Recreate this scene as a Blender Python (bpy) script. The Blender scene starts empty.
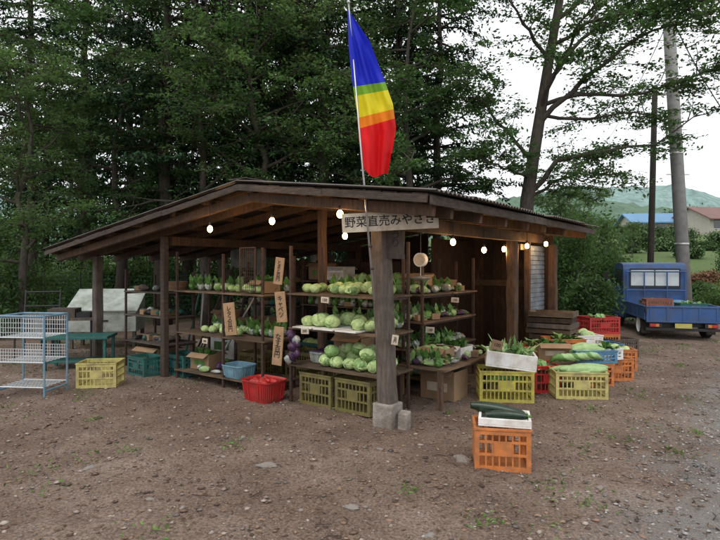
import bpy, math, random
import numpy as np
from mathutils import Matrix, Vector
random.seed(7); rng=np.random.default_rng(7)
F=541.0;CH=1.5;HY=265.0
def P(px,py,d): return Vector(((px-360)/F*d, d, CH+(HY-py)/F*d))
def G(px,py):
    d=CH*F/(py-HY); return Vector(((px-360)/F*d,d,0))
BR=math.atan2(-0.6,0.8); BO=Vector((0.26,5.07,0))
def B(x,y,z=0): return Vector((BO.x+.8*x+.6*y, BO.y-.6*x+.8*y, z))
scene=bpy.context.scene
coll=scene.collection
# ---------------------------------------------------------------- materials
def M(name,col,rough=.7,var=.2,scale=8,bump=0.0,bscale=60,metal=0.0,island=0.0,stretch=None,dirt=None,dscale=3,spec=.4):
    m=bpy.data.materials.new(name); m.use_nodes=True; nt=m.node_tree; N=nt.nodes; L=nt.links
    b=N['Principled BSDF']; b.inputs['Roughness'].default_value=rough; b.inputs['Metallic'].default_value=metal
    b.inputs['Specular IOR Level'].default_value=spec
    tc=N.new('ShaderNodeTexCoord'); co=tc.outputs['Object']
    if stretch:
        mp=N.new('ShaderNodeMapping'); mp.inputs['Scale'].default_value=stretch; L.new(co,mp.inputs[0]); co=mp.outputs[0]
    nz=N.new('ShaderNodeTexNoise'); nz.inputs['Scale'].default_value=scale; nz.inputs['Detail'].default_value=4; nz.inputs['Roughness'].default_value=.65
    L.new(co,nz.inputs['Vector'])
    mr=N.new('ShaderNodeMapRange'); mr.inputs[1].default_value=.3; mr.inputs[2].default_value=.7; mr.inputs[3].default_value=1-var; mr.inputs[4].default_value=1+var
    L.new(nz.outputs[0],mr.inputs[0]); val=mr.outputs[0]
    if island>0:
        g=N.new('ShaderNodeNewGeometry'); m2=N.new('ShaderNodeMapRange'); m2.inputs[3].default_value=1-island; m2.inputs[4].default_value=1+island
        L.new(g.outputs['Random Per Island'],m2.inputs[0]); mu=N.new('ShaderNodeMath'); mu.operation='MULTIPLY'
        L.new(val,mu.inputs[0]); L.new(m2.outputs[0],mu.inputs[1]); val=mu.outputs[0]
    h=N.new('ShaderNodeHueSaturation'); h.inputs['Color'].default_value=(*col,1); L.new(val,h.inputs['Value'])
    out=h.outputs[0]
    if dirt:
        n2=N.new('ShaderNodeTexNoise'); n2.inputs['Scale'].default_value=dscale; n2.inputs['Detail'].default_value=5; n2.inputs['Roughness'].default_value=.7
        L.new(tc.outputs['Object'],n2.inputs['Vector'])
        r2=N.new('ShaderNodeMapRange'); r2.inputs[1].default_value=.44; r2.inputs[2].default_value=.66; r2.inputs[4].default_value=.8
        L.new(n2.outputs[0],r2.inputs[0]); mx=N.new('ShaderNodeMix'); mx.data_type='RGBA'
        L.new(r2.outputs[0],mx.inputs['Factor']); L.new(out,mx.inputs['A']); mx.inputs['B'].default_value=(*dirt,1); out=mx.outputs['Result']
    L.new(out,b.inputs['Base Color'])
    if bump>0:
        nb=N.new('ShaderNodeTexNoise'); nb.inputs['Scale'].default_value=bscale; nb.inputs['Detail'].default_value=3
        L.new(co,nb.inputs['Vector']); bp=N.new('ShaderNodeBump'); bp.inputs['Strength'].default_value=bump; bp.inputs['Distance'].default_value=.01
        L.new(nb.outputs[0],bp.inputs['Height']); L.new(bp.outputs[0],b.inputs['Normal'])
    return m
def LEAF(name,col,tcol,hv=.03,vv=.4,trans=.35):
    m=bpy.data.materials.new(name); m.use_nodes=True; nt=m.node_tree; N=nt.nodes; L=nt.links
    N.remove(N['Principled BSDF']); out=N['Material Output']
    g=N.new('ShaderNodeNewGeometry'); tc=N.new('ShaderNodeTexCoord')
    nz=N.new('ShaderNodeTexNoise'); nz.inputs['Scale'].default_value=1.3; nz.inputs['Detail'].default_value=1; L.new(tc.outputs['Object'],nz.inputs['Vector'])
    mr=N.new('ShaderNodeMapRange'); mr.inputs[1].default_value=.35; mr.inputs[2].default_value=.65; mr.inputs[3].default_value=1-vv*.7; mr.inputs[4].default_value=1+vv*.7; L.new(nz.outputs[0],mr.inputs[0])
    m2=N.new('ShaderNodeMapRange'); m2.inputs[3].default_value=1-vv; m2.inputs[4].default_value=1+vv; L.new(g.outputs['Random Per Island'],m2.inputs[0])
    mu=N.new('ShaderNodeMath'); mu.operation='MULTIPLY'; L.new(mr.outputs[0],mu.inputs[0]); L.new(m2.outputs[0],mu.inputs[1])
    m3=N.new('ShaderNodeMapRange'); m3.inputs[3].default_value=.5-hv; m3.inputs[4].default_value=.5+hv; L.new(nz.outputs[0],m3.inputs[0])
    def hs(c):
        h=N.new('ShaderNodeHueSaturation'); h.inputs['Color'].default_value=(*c,1); L.new(mu.outputs[0],h.inputs['Value']); L.new(m3.outputs[0],h.inputs['Hue']); return h.outputs[0]
    if trans<=0:
        d=N.new('ShaderNodeBsdfDiffuse'); L.new(hs(col),d.inputs['Color']); L.new(d.outputs[0],out.inputs['Surface']); return m
    d=N.new('ShaderNodeBsdfPrincipled'); d.inputs['Roughness'].default_value=.5; d.inputs['Specular IOR Level'].default_value=.25; L.new(hs(col),d.inputs['Base Color'])
    t=N.new('ShaderNodeBsdfTranslucent'); L.new(hs(tcol),t.inputs['Color'])
    mx=N.new('ShaderNodeMixShader'); mx.inputs[0].default_value=trans; L.new(d.outputs[0],mx.inputs[1]); L.new(t.outputs[0],mx.inputs[2]); L.new(mx.outputs[0],out.inputs['Surface'])
    return m
def EM(name,col,s):
    m=bpy.data.materials.new(name); m.use_nodes=True; b=m.node_tree.nodes['Principled BSDF']
    b.inputs['Base Color'].default_value=(*col,1); b.inputs['Emission Color'].default_value=(*col,1); b.inputs['Emission Strength'].default_value=s; return m
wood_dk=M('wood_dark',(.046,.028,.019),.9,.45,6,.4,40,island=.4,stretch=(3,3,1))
wood_post=M('wood_post',(.095,.054,.032),.85,.45,9,.5,50,island=.25,stretch=(4,4,.6),dirt=(.042,.030,.024))
wood_grey=M('wood_weathered',(.110,.088,.073),.85,.45,9,.6,50,island=.2,stretch=(5,5,.5),dirt=(.048,.037,.030))
wood_fas=M('wood_fascia',(.072,.050,.038),.85,.5,9,.6,50,island=.25,stretch=(1,1,5),dirt=(.034,.027,.022),dscale=2)
wood_mid=M('wood_board',(.135,.090,.056),.85,.4,8,.3,50,island=.3,dirt=(.06,.045,.033))
ply=M('plywood_tag',(.36,.225,.125),.8,.2,12,.1,60,dirt=(.24,.145,.08),dscale=9)
card=M('cardboard',(.24,.155,.09),.85,.15,6,.1,60,island=.25)
signw=M('sign_paint',(.56,.48,.38),.6,.15,5,.1,50,dirt=(.34,.25,.175),dscale=6)
ink=M('ink_black',(.015,.012,.012),.6,.1)
rust=M('rusty_steel',(.062,.036,.028),.7,.4,20,.2,80,metal=.2)
tin=M('corrugated_tin',(.12,.105,.095),.6,.35,3,.1,30,metal=.2,dirt=(.075,.042,.03),dscale=2)
tinblue=M('blue_grey_shutter',(.22,.26,.30),.5,.25,3,.1,30,metal=.2,dirt=(.11,.10,.095),dscale=5)
concrete=M('concrete',(.28,.25,.22),.9,.3,15,.6,60,dirt=(.12,.088,.066),dscale=6)
blackm=M('dark_plastic',(.02,.02,.022),.5,.2)
rubber=M('tyre_rubber',(.02,.02,.021),.8,.3,20,.2,60,dirt=(.09,.07,.055),dscale=6)
white=M('white_plastic',(.68,.68,.66),.5,.08,5)
foam=M('styrofoam',(.76,.76,.74),.7,.06,30,.15,150,dirt=(.48,.43,.36),dscale=5)
yellowc=M('yellow_crate_plastic',(.46,.41,.07),.5,.2,6,dirt=(.20,.16,.08),dscale=7)
palec=M('pale_yellow_crate_plastic',(.52,.46,.16),.5,.2,6,dirt=(.25,.20,.11),dscale=7)
oliv=M('olive_crate_plastic',(.17,.145,.045),.5,.2,6,dirt=(.09,.07,.045),dscale=7)
orangec=M('orange_crate_plastic',(.58,.19,.05),.5,.2,6,dirt=(.26,.12,.06),dscale=8)
redc=M('red_plastic',(.45,.025,.025),.45,.2,6,dirt=(.25,.04,.03),dscale=8)
bluec=M('blue_plastic',(.08,.22,.40),.5,.15,6,dirt=(.09,.15,.19),dscale=7)
ltblue=M('pale_blue_plastic',(.17,.33,.42),.45,.1,6,dirt=(.15,.22,.25),dscale=7)
teal=M('teal_plastic',(.025,.13,.115),.5,.25,6,dirt=(.04,.07,.065),dscale=7)
cab=M('cabbage_leaf',(.42,.55,.24),.5,.3,22,.8,35,island=.14,spec=.3)
cab2=M('cabbage_outer_leaf',(.21,.36,.12),.5,.35,16,.8,35,island=.2)
grnv=M('green_vegetable',(.085,.19,.042),.45,.35,14,.3,40,island=.35)
ltgrn=M('pale_gourd',(.31,.45,.20),.45,.2,10,island=.1)
dkgrn=M('dark_zucchini',(.012,.028,.015),.3,.4,30)
purple=M('purple_aubergine',(.07,.03,.08),.35,.4,10)
carrot=M('orange_vegetable',(.55,.17,.03),.5,.2)
bag=M('clear_bag_plastic',(.36,.39,.36),.2,.4,12,.9,25,spec=.8)
tblue=M('truck_blue_paint',(.030,.085,.235),.5,.25,4,dirt=(.06,.08,.13),dscale=3)
glass=M('window_glass',(.50,.55,.57),.15,.15,3,spec=.8)
darkgl=M('dark_glass',(.03,.035,.04),.1,.1,3,spec=.8)
steel=M('steel_pole',(.5,.5,.5),.35,.1,10,metal=.7)
whwire=M('white_wire',(.55,.58,.60),.4,.1)
blwire=M('blue_tube',(.12,.25,.35),.4,.2,10,dirt=(.25,.28,.3),dscale=12)
polec=M('concrete_pole',(.31,.31,.30),.85,.15,6,.2,60,dirt=(.20,.19,.18),dscale=2)
bark=M('bark',(.050,.038,.030),.9,.45,10,.9,30,stretch=(4,4,.8))
barkg=M('bark_grey',(.064,.053,.042),.9,.45,8,.9,30,stretch=(3,3,.8))
bulbm=EM('bulb_glow',(1,.60,.24),28)
lf_con=LEAF('conifer_needles',(.034,.064,.032),(.05,.09,.03),.02,.5,0)
lf_dec=LEAF('broad_leaves',(.048,.100,.034),(.115,.21,.05),.03,.45,.38)
lf_lt=LEAF('light_leaves',(.070,.135,.045),(.17,.28,.07),.03,.4,.4)
lf_far=LEAF('far_leaves',(.040,.072,.036),(.05,.10,.035),.02,.5,0)
lf_mid=LEAF('village_leaves',(.085,.135,.06),(.05,.10,.035),.03,.45,0)
lf_weed=LEAF('weed_leaves',(.10,.17,.045),(.18,.28,.06),.03,.4,0)
lf_dry=LEAF('dry_leaves',(.17,.115,.075),(.2,.12,.05),.03,.55,0)
lf_red=LEAF('reddish_leaves',(.21,.12,.075),(.30,.15,.08),.03,.4,0)
# ---------------------------------------------------------------- mesh builder
class MB:
    def __init__(s): s.v=[];s.f=[];s.m=[];s.mats=[];s.T=Matrix.Identity(4)
    def mi(s,m):
        if m not in s.mats: s.mats.append(m)
        return s.mats.index(m)
    def add(s,vs,fs,m):
        o=len(s.v); s.v+= [tuple(s.T@Vector(v)) for v in vs]; k=s.mi(m)
        for f in fs: s.f.append(tuple(i+o for i in f)); s.m.append(k)
    def box(s,c,sz,m,rot=None):
        x,y,z=sz[0]/2,sz[1]/2,sz[2]/2
        vs=[Vector((a*x,b*y,d*z)) for d in(-1,1) for b in(-1,1) for a in(-1,1)]
        if rot is not None:
            R=rot if isinstance(rot,Matrix) else (Matrix.Rotation(rot[2],3,'Z')@Matrix.Rotation(rot[1],3,'Y')@Matrix.Rotation(rot[0],3,'X'))
            vs=[R@v for v in vs]
        c=Vector(c); vs=[v+c for v in vs]
        s.add(vs,[(0,2,3,1),(4,5,7,6),(0,1,5,4),(2,6,7,3),(0,4,6,2),(1,3,7,5)],m)
    def bx(s,a,b,m): s.box([(a[i]+b[i])/2 for i in range(3)],[abs(b[i]-a[i]) for i in range(3)],m)
    def beam(s,p,q,w,h,m):
        p=Vector(p);q=Vector(q);d=q-p;L=d.length;d.normalize()
        up=Vector((0,0,1)) if abs(d.z)<.9 else Vector((0,1,0))
        x=d.cross(up).normalized(); z=x.cross(d)
        R=Matrix((x,d,z)).transposed(); s.box((p+q)/2,(w,L,h),m,R)
    def path(s,pts,rs,m,n=6,cap=True):
        pts=[Vector(p) for p in pts]
        if not hasattr(rs,'__len__'): rs=[rs]*len(pts)
        vs=[];fs=[];x=None
        for i,p in enumerate(pts):
            d=(pts[min(i+1,len(pts)-1)]-pts[max(i-1,0)]).normalized()
            if x is None: x=d.orthogonal().normalized()
            x=(x-d*x.dot(d)).normalized(); y=d.cross(x)
            for k in range(n):
                a=2*math.pi*k/n; vs.append(p+(x*math.cos(a)+y*math.sin(a))*rs[i])
        for i in range(len(pts)-1):
            for k in range(n):
                k2=(k+1)%n; fs.append((i*n+k,i*n+k2,(i+1)*n+k2,(i+1)*n+k))
        if cap: fs.append(tuple(range(n-1,-1,-1))); fs.append(tuple((len(pts)-1)*n+k for k in range(n)))
        s.add(vs,fs,m)
    def tube(s,p,q,r,m,n=8,r2=None): s.path([p,q],[r,r if r2 is None else r2],m,n)
    def ell(s,c,r,m,seg=14,ring=9,nz=0.0,rot=None,sd=0):
        c=Vector(c); vs=[];fs=[]
        rr=random.Random(sd); ph=[rr.uniform(0,6.28) for _ in range(6)]
        for i in range(ring+1):
            th=math.pi*i/ring
            for k in range(seg):
                a=2*math.pi*k/seg
                w=1+nz*(math.sin(3*a+ph[0]+2*th)+.6*math.sin(5*a+ph[1]-3*th)+.5*math.sin(4*th+ph[2]))*math.sin(th)
                v=Vector((r[0]*math.sin(th)*math.cos(a)*w,r[1]*math.sin(th)*math.sin(a)*w,r[2]*math.cos(th)*(1+nz*.5*math.sin(ph[3]))))
                if rot is not None: v=rot@v
                vs.append(c+v)
        for i in range(ring):
            for k in range(seg):
                k2=(k+1)%seg; fs.append((i*seg+k,(i+1)*seg+k,(i+1)*seg+k2,i*seg+k2))
        s.add(vs,fs,m)
    def shell(s,c,r,ax,m,span=.9,sd=0,flare=.10):
        c=Vector(c);ax=Vector(ax).normalized();x=ax.orthogonal().normalized();y=ax.cross(x);vs=[c+ax*r*1.0];fs=[];rr=random.Random(sd)
        n=12
        for j in range(1,4):
            for k in range(n):
                a=2*math.pi*k/n; t=span*j/3*(1+(.16*math.sin(3*a+sd) if j==3 else 0)); rad=r*(1.0+(flare if j==3 else .015)+ (rr.uniform(-.06,.06) if j==3 else rr.uniform(-.012,.012)))
                vs.append(c+(ax*math.cos(t)+(x*math.cos(a)+y*math.sin(a))*math.sin(t))*rad)
        for k in range(n): fs.append((0,1+k,1+(k+1)%n))
        for j in range(2):
            for k in range(n):
                a=1+j*n+k;b=1+j*n+(k+1)%n; fs.append((a,a+n,b+n,b))
        s.add(vs,fs,m)
    def blade(s,p,d,L,w,m,bend=.3,fold=.2):
        p=Vector(p);d=Vector(d).normalized(); sd=d.cross(Vector((0,0,1)))
        if sd.length<.1: sd=Vector((1,0,0))
        sd.normalize(); vs=[];fs=[]
        for i,(t,ww) in enumerate(((0,.15),(.3,.8),(.65,1.0),(1,.12))):
            q=p+d*L*t-Vector((0,0,bend*L*t*t)); up=Vector((0,0,fold*w*ww))
            vs+=[q-sd*w*.5*ww+up,q,q+sd*w*.5*ww+up]
        for i in range(3):
            a=i*3; fs+=[(a,a+1,a+4,a+3),(a+1,a+2,a+5,a+4)]
        s.add(vs,fs,m)
    def prism(s,prof,x0,x1,m):
        n=len(prof); vs=[(x0,p[0],p[1]) for p in prof]+[(x1,p[0],p[1]) for p in prof]
        fs=[tuple(range(n-1,-1,-1)),tuple(range(n,2*n))]+[(i,(i+1)%n,n+(i+1)%n,n+i) for i in range(n)]
        s.add(vs,fs,m)
    def obj(s,name,parent=None,loc=(0,0,0),rz=0,smooth=False,bevel=0):
        me=bpy.data.meshes.new(name); me.from_pydata(s.v,[],s.f)
        for m in s.mats: me.materials.append(m)
        me.polygons.foreach_set('material_index',s.m)
        if smooth: me.polygons.foreach_set('use_smooth',[True]*len(s.f))
        me.update(); o=bpy.data.objects.new(name,me); coll.objects.link(o); o.location=loc; o.rotation_euler=(0,0,rz)
        if parent: o.parent=parent
        if bevel:
            b=o.modifiers.new('bevel','BEVEL'); b.width=bevel; b.segments=2; b.limit_method='ANGLE'
        return o
def smart(o,ang=40):
    for p in o.data.polygons: p.use_smooth=True
    try: o.data.set_sharp_from_angle(angle=math.radians(ang))
    except Exception: pass
    return o
def fast(name,V,loops,starts,mi,mats):
    me=bpy.data.meshes.new(name); me.vertices.add(len(V)); me.vertices.foreach_set('co',np.asarray(V,dtype=np.float32).ravel())
    me.loops.add(len(loops)); me.loops.foreach_set('vertex_index',np.asarray(loops,dtype=np.int32))
    me.polygons.add(len(starts)); me.polygons.foreach_set('loop_start',np.asarray(starts,dtype=np.int32))
    for m in mats: me.materials.append(m)
    me.polygons.foreach_set('material_index',np.asarray(mi,dtype=np.int32)); me.update(calc_edges=True); return me
class Plant:
    def __init__(s,seed): s.r=np.random.default_rng(seed); s.mb=MB(); s.C=[];s.D=[];s.Nn=[];s.L=[];s.W=[]
    def leaves(s,C,D,N,L,W):
        s.C.append(C);s.D.append(D);s.Nn.append(N);s.L.append(L);s.W.append(W)
    def scatter(s,a,b,n,spread,size,asp=.5,up=1.0,flat=.5,droop=.25):
        r=s.r; a=np.array(a,float);b=np.array(b,float)
        t=r.random((n,1)); C=a+(b-a)*t+r.normal(0,1,(n,3))*np.array([spread,spread,spread*flat])
        D=r.normal(0,1,(n,3)); D[:,2]=D[:,2]*.35-droop
        N=r.normal(0,.55,(n,3)); N[:,2]+=up
        L=size*r.uniform(.6,1.3,n); s.leaves(C,D,N,L,L*asp)
    def mesh(s,name,barkm,leafm):
        C=np.concatenate(s.C);D=np.concatenate(s.D);N=np.concatenate(s.Nn);L=np.concatenate(s.L)[:,None];W=np.concatenate(s.W)[:,None]
        D/=np.linalg.norm(D,axis=1,keepdims=True)+1e-9
        S=np.cross(D,N); S/=np.linalg.norm(S,axis=1,keepdims=True)+1e-9
        U=np.cross(S,D)
        n=len(C); Q=np.stack([C-D*L*.5, C+S*W*.5-D*L*.05+U*L*.08, C+D*L*.5, C-S*W*.5-D*L*.05+U*L*.08],1).reshape(-1,3)
        bv=np.array(s.mb.v,float).reshape(-1,3); nb=len(bv)
        loops=[];starts=[];k=0
        for f in s.mb.f: starts.append(k); loops+=f; k+=len(f)
        loops=np.concatenate([np.array(loops,dtype=np.int32),np.arange(4*n,dtype=np.int32)+nb]); starts=np.concatenate([np.array(starts,dtype=np.int32),k+4*np.arange(n,dtype=np.int32)])
        mi=np.concatenate([np.zeros(len(s.mb.f),dtype=np.int32),np.ones(n,dtype=np.int32)])
        me=fast(name,np.concatenate([bv,Q]),loops,starts,mi,[barkm,leafm])
        sm=np.concatenate([np.ones(len(s.mb.f),dtype=bool),np.zeros(n,dtype=bool)]); me.polygons.foreach_set('use_smooth',sm)
        return me
def place(name,me,loc,rz=0,sc=1):
    o=bpy.data.objects.new(name,me); coll.objects.link(o); o.location=loc; o.rotation_euler=(0,0,rz); o.scale=(sc,sc,sc); return o
def interp(path,t):
    n=len(path)-1; x=min(max(t,0),.9999)*n; i=int(x); return path[i].lerp(path[i+1],x-i)
def curve(a,d,L,n,r,grav=0,wob=.15):
    pts=[Vector(a)]; d=Vector(d).normalized()
    for i in range(n):
        d=(d+Vector(r.normal(0,wob,3))+Vector((0,0,grav))).normalized(); pts.append(pts[-1]+d*L/n)
    return pts
def twigs(T,path,r0,n,Lr,leafn,size,t0=.25,sub=5,bk=bark,flat=.35,droop=-.06):
    r=T.r
    for _ in range(n):
        t=r.uniform(t0,1); p=interp(path,t); ax=(interp(path,min(t+.1,1))-interp(path,max(t-.1,0))).normalized()
        d=Vector(r.normal(0,1,3)); d.z*=.35; d=(d.normalized()+ax*.7); d.z+=.1
        L=r.uniform(*Lr)*(1.15-.4*t); q=curve(p,d,L,4,r,droop,.18)
        T.mb.path(q,[r0,r0*.8,r0*.6,r0*.4,.004],bark,4,False)
        for k in range(sub):
            tt=r.uniform(.15,1); a=interp(q,tt); dd=Vector(r.normal(0,1,3)); dd.z*=.25
            dd=(dd.normalized()+(q[-1]-q[0]).normalized()*.8).normalized(); l2=L*r.uniform(.25,.5)
            b=a+dd*l2+Vector((0,0,-.08*l2)); T.mb.path([a,b],[.007,.003],bark,3,False)
            T.scatter(a,b,leafn,.10,size,flat=flat)
def conifer(seed,H=14,r0=.2,z0=2.4,R=2.6,dens=1.0):
    T=Plant(seed); r=T.r
    tr=[Vector((0,0,-.1))]
    for i in range(8): tr.append(Vector((r.normal(0,.06),r.normal(0,.06),H*(i+1)/8)))
    T.mb.path(tr,[r0*1.25]+[r0*(1-.11*(i+1)) for i in range(8)],bark,9)
    z=z0
    while z<H-.3:
        nb=int(r.integers(3,5))
        for b in range(nb):
            a=r.uniform(0,2*math.pi); L=R*(1.05-z/(H+3.5))*r.uniform(.65,1.2)+.3
            if z<z0+1.2 and r.random()<.45: L*=.6
            q=curve(interp(tr,z/H),(math.cos(a),math.sin(a),.12),L,6,r,-.07,.07)
            T.mb.path(q,[.035,.03,.024,.018,.012,.008,.003],bark,4,False)
            ns=int(L/.13*dens)
            for s in range(ns):
                t=(s+1)/ns
                if t<.18: continue
                p=interp(q,t); ax=(interp(q,min(t+.1,1))-interp(q,max(t-.1,0))).normalized(); sd=ax.cross(Vector((0,0,1))).normalized()
                for sg in(-1,1):
                    l2=(.5*(1-t)+.22)*r.uniform(.6,1.1); dd=(sd*sg+ax*.6+Vector((0,0,-.28+r.normal(0,.12)))).normalized()
                    n=int(l2/.065*dens)+2; tt=np.linspace(.05,1,n)[:,None]
                    C=np.array(p)+np.array(dd)*l2*tt+r.normal(0,.03,(n,3)); D=np.array(dd)+r.normal(0,.55,(n,3)); D[:,2]-=.2
                    N=r.normal(0,.5,(n,3)); N[:,2]+=1
                    Ls=r.uniform(.10,.19,n); T.leaves(C,D,N,Ls,Ls*.34)
        z+=r.uniform(.24,.42)
    return T.mesh('conifer_mesh',bark,lf_con)
def decid(seed,H,R,leafm,size=.09,nl=18,z0=.25,leafn=20,lean=0,r0=.12,tw=9):
    T=Plant(seed); r=T.r
    tr=[Vector((0,0,-.1))]; off=Vector((0,0,0))
    for i in range(8):
        off+=Vector((r.normal(lean/8,.12),r.normal(0,.12),0)); tr.append(Vector((off.x,off.y,H*(i+1)/8)))
    T.mb.path(tr,[r0*1.2]+[r0*(1-.115*(i+1)) for i in range(8)],barkg,9)
    for i in range(nl):
        t=z0+(1-z0)*(i+.5)/nl; a=i*2.4+r.uniform(-.4,.4); L=R*r.uniform(.7,1.15)*(1.15-.6*t)
        q=curve(interp(tr,t),(math.cos(a),math.sin(a),r.uniform(.2,.7)),L,6,r,-.05,.14)
        rr=r0*.42*(1.1-.6*t); T.mb.path(q,[rr,rr*.85,rr*.7,rr*.55,rr*.4,rr*.28,.006],barkg,6,False)
        twigs(T,q,.014,tw,(.5,1.3),leafn,size,sub=6)
    return T.mesh('broadleaf_mesh',barkg,leafm)
def bush(name,loc,rad,n,size,leafm,lumps=9,seed=0,asp=.5):
    T=Plant(seed); r=T.r
    for i in range(lumps):
        a=r.uniform(0,6.28); q=r.uniform(0,.8); c=Vector((rad[0]*q*math.cos(a),rad[1]*q*math.sin(a),rad[2]*r.uniform(.2,1.0)*(1-.45*q)))
        T.mb.path([Vector((c.x*.3,c.y*.3,-.05)),c*.6,c],[.03,.02,.008],bark,5,False)
        m=n//lumps; rr=r.uniform(.22,.48); X=r.normal(0,1,(m,3)); X/=np.linalg.norm(X,axis=1,keepdims=True); X*=r.uniform(.4,1.25,(m,1))
        C=np.array(c)+X*np.array([rad[0]*rr,rad[1]*rr,rad[2]*rr*.8]); C[:,2]=np.maximum(C[:,2],.02)
        D=r.normal(0,1,(m,3)); N=r.normal(0,.6,(m,3)); N[:,2]+=.8; L=size*r.uniform(.6,1.3,m); T.leaves(C,D,N,L,L*asp)
    return place(name,T.mesh(name,bark,leafm),loc)
# ---------------------------------------------------------------- ground
def sst(x,a,b):
    t=np.clip((x-a)/(b-a),0,1); return t*t*(3-2*t)
def hgt(x,y):
    x=np.asarray(x,float);y=np.asarray(y,float)
    h=(2.6*sst(y,20,46)+3.2*sst(y,46,78))*sst(x,4,13)+2.2*sst(y,16,45)*(1-sst(x,-6,2))
    h=h+.018*np.sin(x*1.7+y*.6)*np.cos(y*1.3)+.008*np.sin(x*5.1+1)*np.sin(y*4.3)
    return h
xs=np.concatenate([np.linspace(-600,-20,30),np.linspace(-19,-8,22),np.arange(-7.9,9,.06),np.linspace(9.2,22,26),np.linspace(23,600,34)])
ys=np.concatenate([np.linspace(-60,0,8),np.arange(.5,13,.06),np.linspace(13.1,90,100),np.linspace(95,900,30)])
X,Y=np.meshgrid(xs,ys); Z=hgt(X,Y)
msk=(X>-8)&(X<9)&(Y<13.1)&(Y>.4)
nn=rng.normal(0,1,Z.shape); nn=(nn+np.roll(nn,1,0)+np.roll(nn,1,1)+np.roll(nn,(1,1),(0,1)))/4
Z=Z+np.where(msk,nn*.008,0)
V=np.stack([X,Y,Z],-1).reshape(-1,3); ny,nx=X.shape
i=np.arange(nx*ny).reshape(ny,nx); Q=np.stack([i[:-1,:-1],i[:-1,1:],i[1:,1:],i[1:,:-1]],-1).reshape(-1,4)
gm=bpy.data.materials.new('dirt_ground'); gm.use_nodes=True; nt=gm.node_tree; N=nt.nodes; L=nt.links; bs=N['Principled BSDF']; bs.inputs['Roughness'].default_value=.92; bs.inputs['Specular IOR Level'].default_value=.2
geo=N.new('ShaderNodeNewGeometry')
def noi(sc,det=4,ro=.6):
    n=N.new('ShaderNodeTexNoise'); n.inputs['Scale'].default_value=sc; n.inputs['Detail'].default_value=det; n.inputs['Roughness'].default_value=ro; L.new(geo.outputs['Position'],n.inputs['Vector']); return n.outputs[0]
def ramp(src,stops):
    r=N.new('ShaderNodeValToRGB'); L.new(src,r.inputs[0]); e=r.color_ramp.elements
    while len(e)<len(stops): e.new(.5)
    for k,(p,c) in enumerate(stops): e[k].position=p; e[k].color=(*c,1)
    return r.outputs[0]
def mix(f,a,b,typ='MIX'):
    m=N.new('ShaderNodeMix'); m.data_type='RGBA'; m.blend_type=typ
    for s,v in(('Factor',f),('A',a),('B',b)):
        if hasattr(v,'links'): L.new(v,m.inputs[s])
        elif isinstance(v,tuple): m.inputs[s].default_value=(*v,1)
        else: m.inputs[s].default_value=v
    return m.outputs['Result']
def mrg(src,a,b,c=0,d=1):
    m=N.new('ShaderNodeMapRange'); m.interpolation_type='SMOOTHSTEP'; L.new(src,m.inputs[0]); m.inputs[1].default_value=a;m.inputs[2].default_value=b;m.inputs[3].default_value=c;m.inputs[4].default_value=d; return m.outputs[0]
def math_(op,a,b):
    m=N.new('ShaderNodeMath'); m.operation=op
    for k,v in enumerate((a,b)):
        if hasattr(v,'links'): L.new(v,m.inputs[k])
        else: m.inputs[k].default_value=v
    return m.outputs[0]
dirt=ramp(noi(.9,7,.68),[(.3,(.110,.074,.056)),(.5,(.185,.131,.102)),(.70,(.28,.215,.175))])
fine=mrg(noi(55,4,.7),.3,.7,.5,1.5); dirt=mix(1.0,dirt,fine,'MULTIPLY')
vor=N.new('ShaderNodeTexVoronoi'); vor.inputs['Scale'].default_value=38; L.new(geo.outputs['Position'],vor.inputs['Vector'])
vs=math_('MULTIPLY',mrg(vor.outputs['Distance'],.18,.3,1,0),mrg(noi(3,3),.42,.62)); dirt=mix(vs,dirt,ramp(vor.outputs['Color'],[(.2,(.14,.10,.08)),(.5,(.27,.22,.18)),(.9,(.40,.36,.32))]))
grav=ramp(noi(120,3,.8),[(.3,(.11,.105,.10)),(.5,(.22,.21,.20)),(.7,(.36,.35,.33))])
sep=N.new('ShaderNodeSeparateXYZ'); L.new(geo.outputs['Position'],sep.inputs[0])
gx=math_('SUBTRACT',math_('SUBTRACT',sep.outputs[0],math_('MULTIPLY',sep.outputs[1],.75)),-.85)
gx=math_('ADD',gx,math_('MULTIPLY',math_('SUBTRACT',noi(1.5,4),.5),2.2))
n05=noi(.5,4)
gy=math_('ADD',sep.outputs[1],math_('MULTIPLY',math_('SUBTRACT',n05,.5),7))
c=mix(math_('MULTIPLY',mrg(gx,-.3,.7,0,.8),mrg(sep.outputs[1],6,9.5,1,0)),dirt,grav)
grass=ramp(noi(9,4,.7),[(.3,(.05,.085,.025)),(.55,(.10,.15,.05)),(.75,(.19,.21,.09))])
c=mix(mrg(gy,13.5,16.5),c,grass)
mossf=math_('MULTIPLY',mrg(noi(.8,5,.75),.54,.67,0,.5),mrg(gy,4.5,9)); c=mix(mossf,c,grass)
L.new(c,bs.inputs['Base Color'])
bp=N.new('ShaderNodeBump'); bp.inputs['Strength'].default_value=1.0; bp.inputs['Distance'].default_value=.024
L.new(math_('ADD',noi(30,5,.75),math_('MULTIPLY',vs,.25)),bp.inputs['Height']); L.new(bp.outputs[0],bs.inputs['Normal'])
me=fast('ground',V,Q.ravel(),np.arange(len(Q))*4,np.zeros(len(Q)),[gm]); me.polygons.foreach_set('use_smooth',[True]*len(Q)); place('ground',me,(0,0,0))
def gz(x,y): return float(hgt(x,y))
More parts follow.
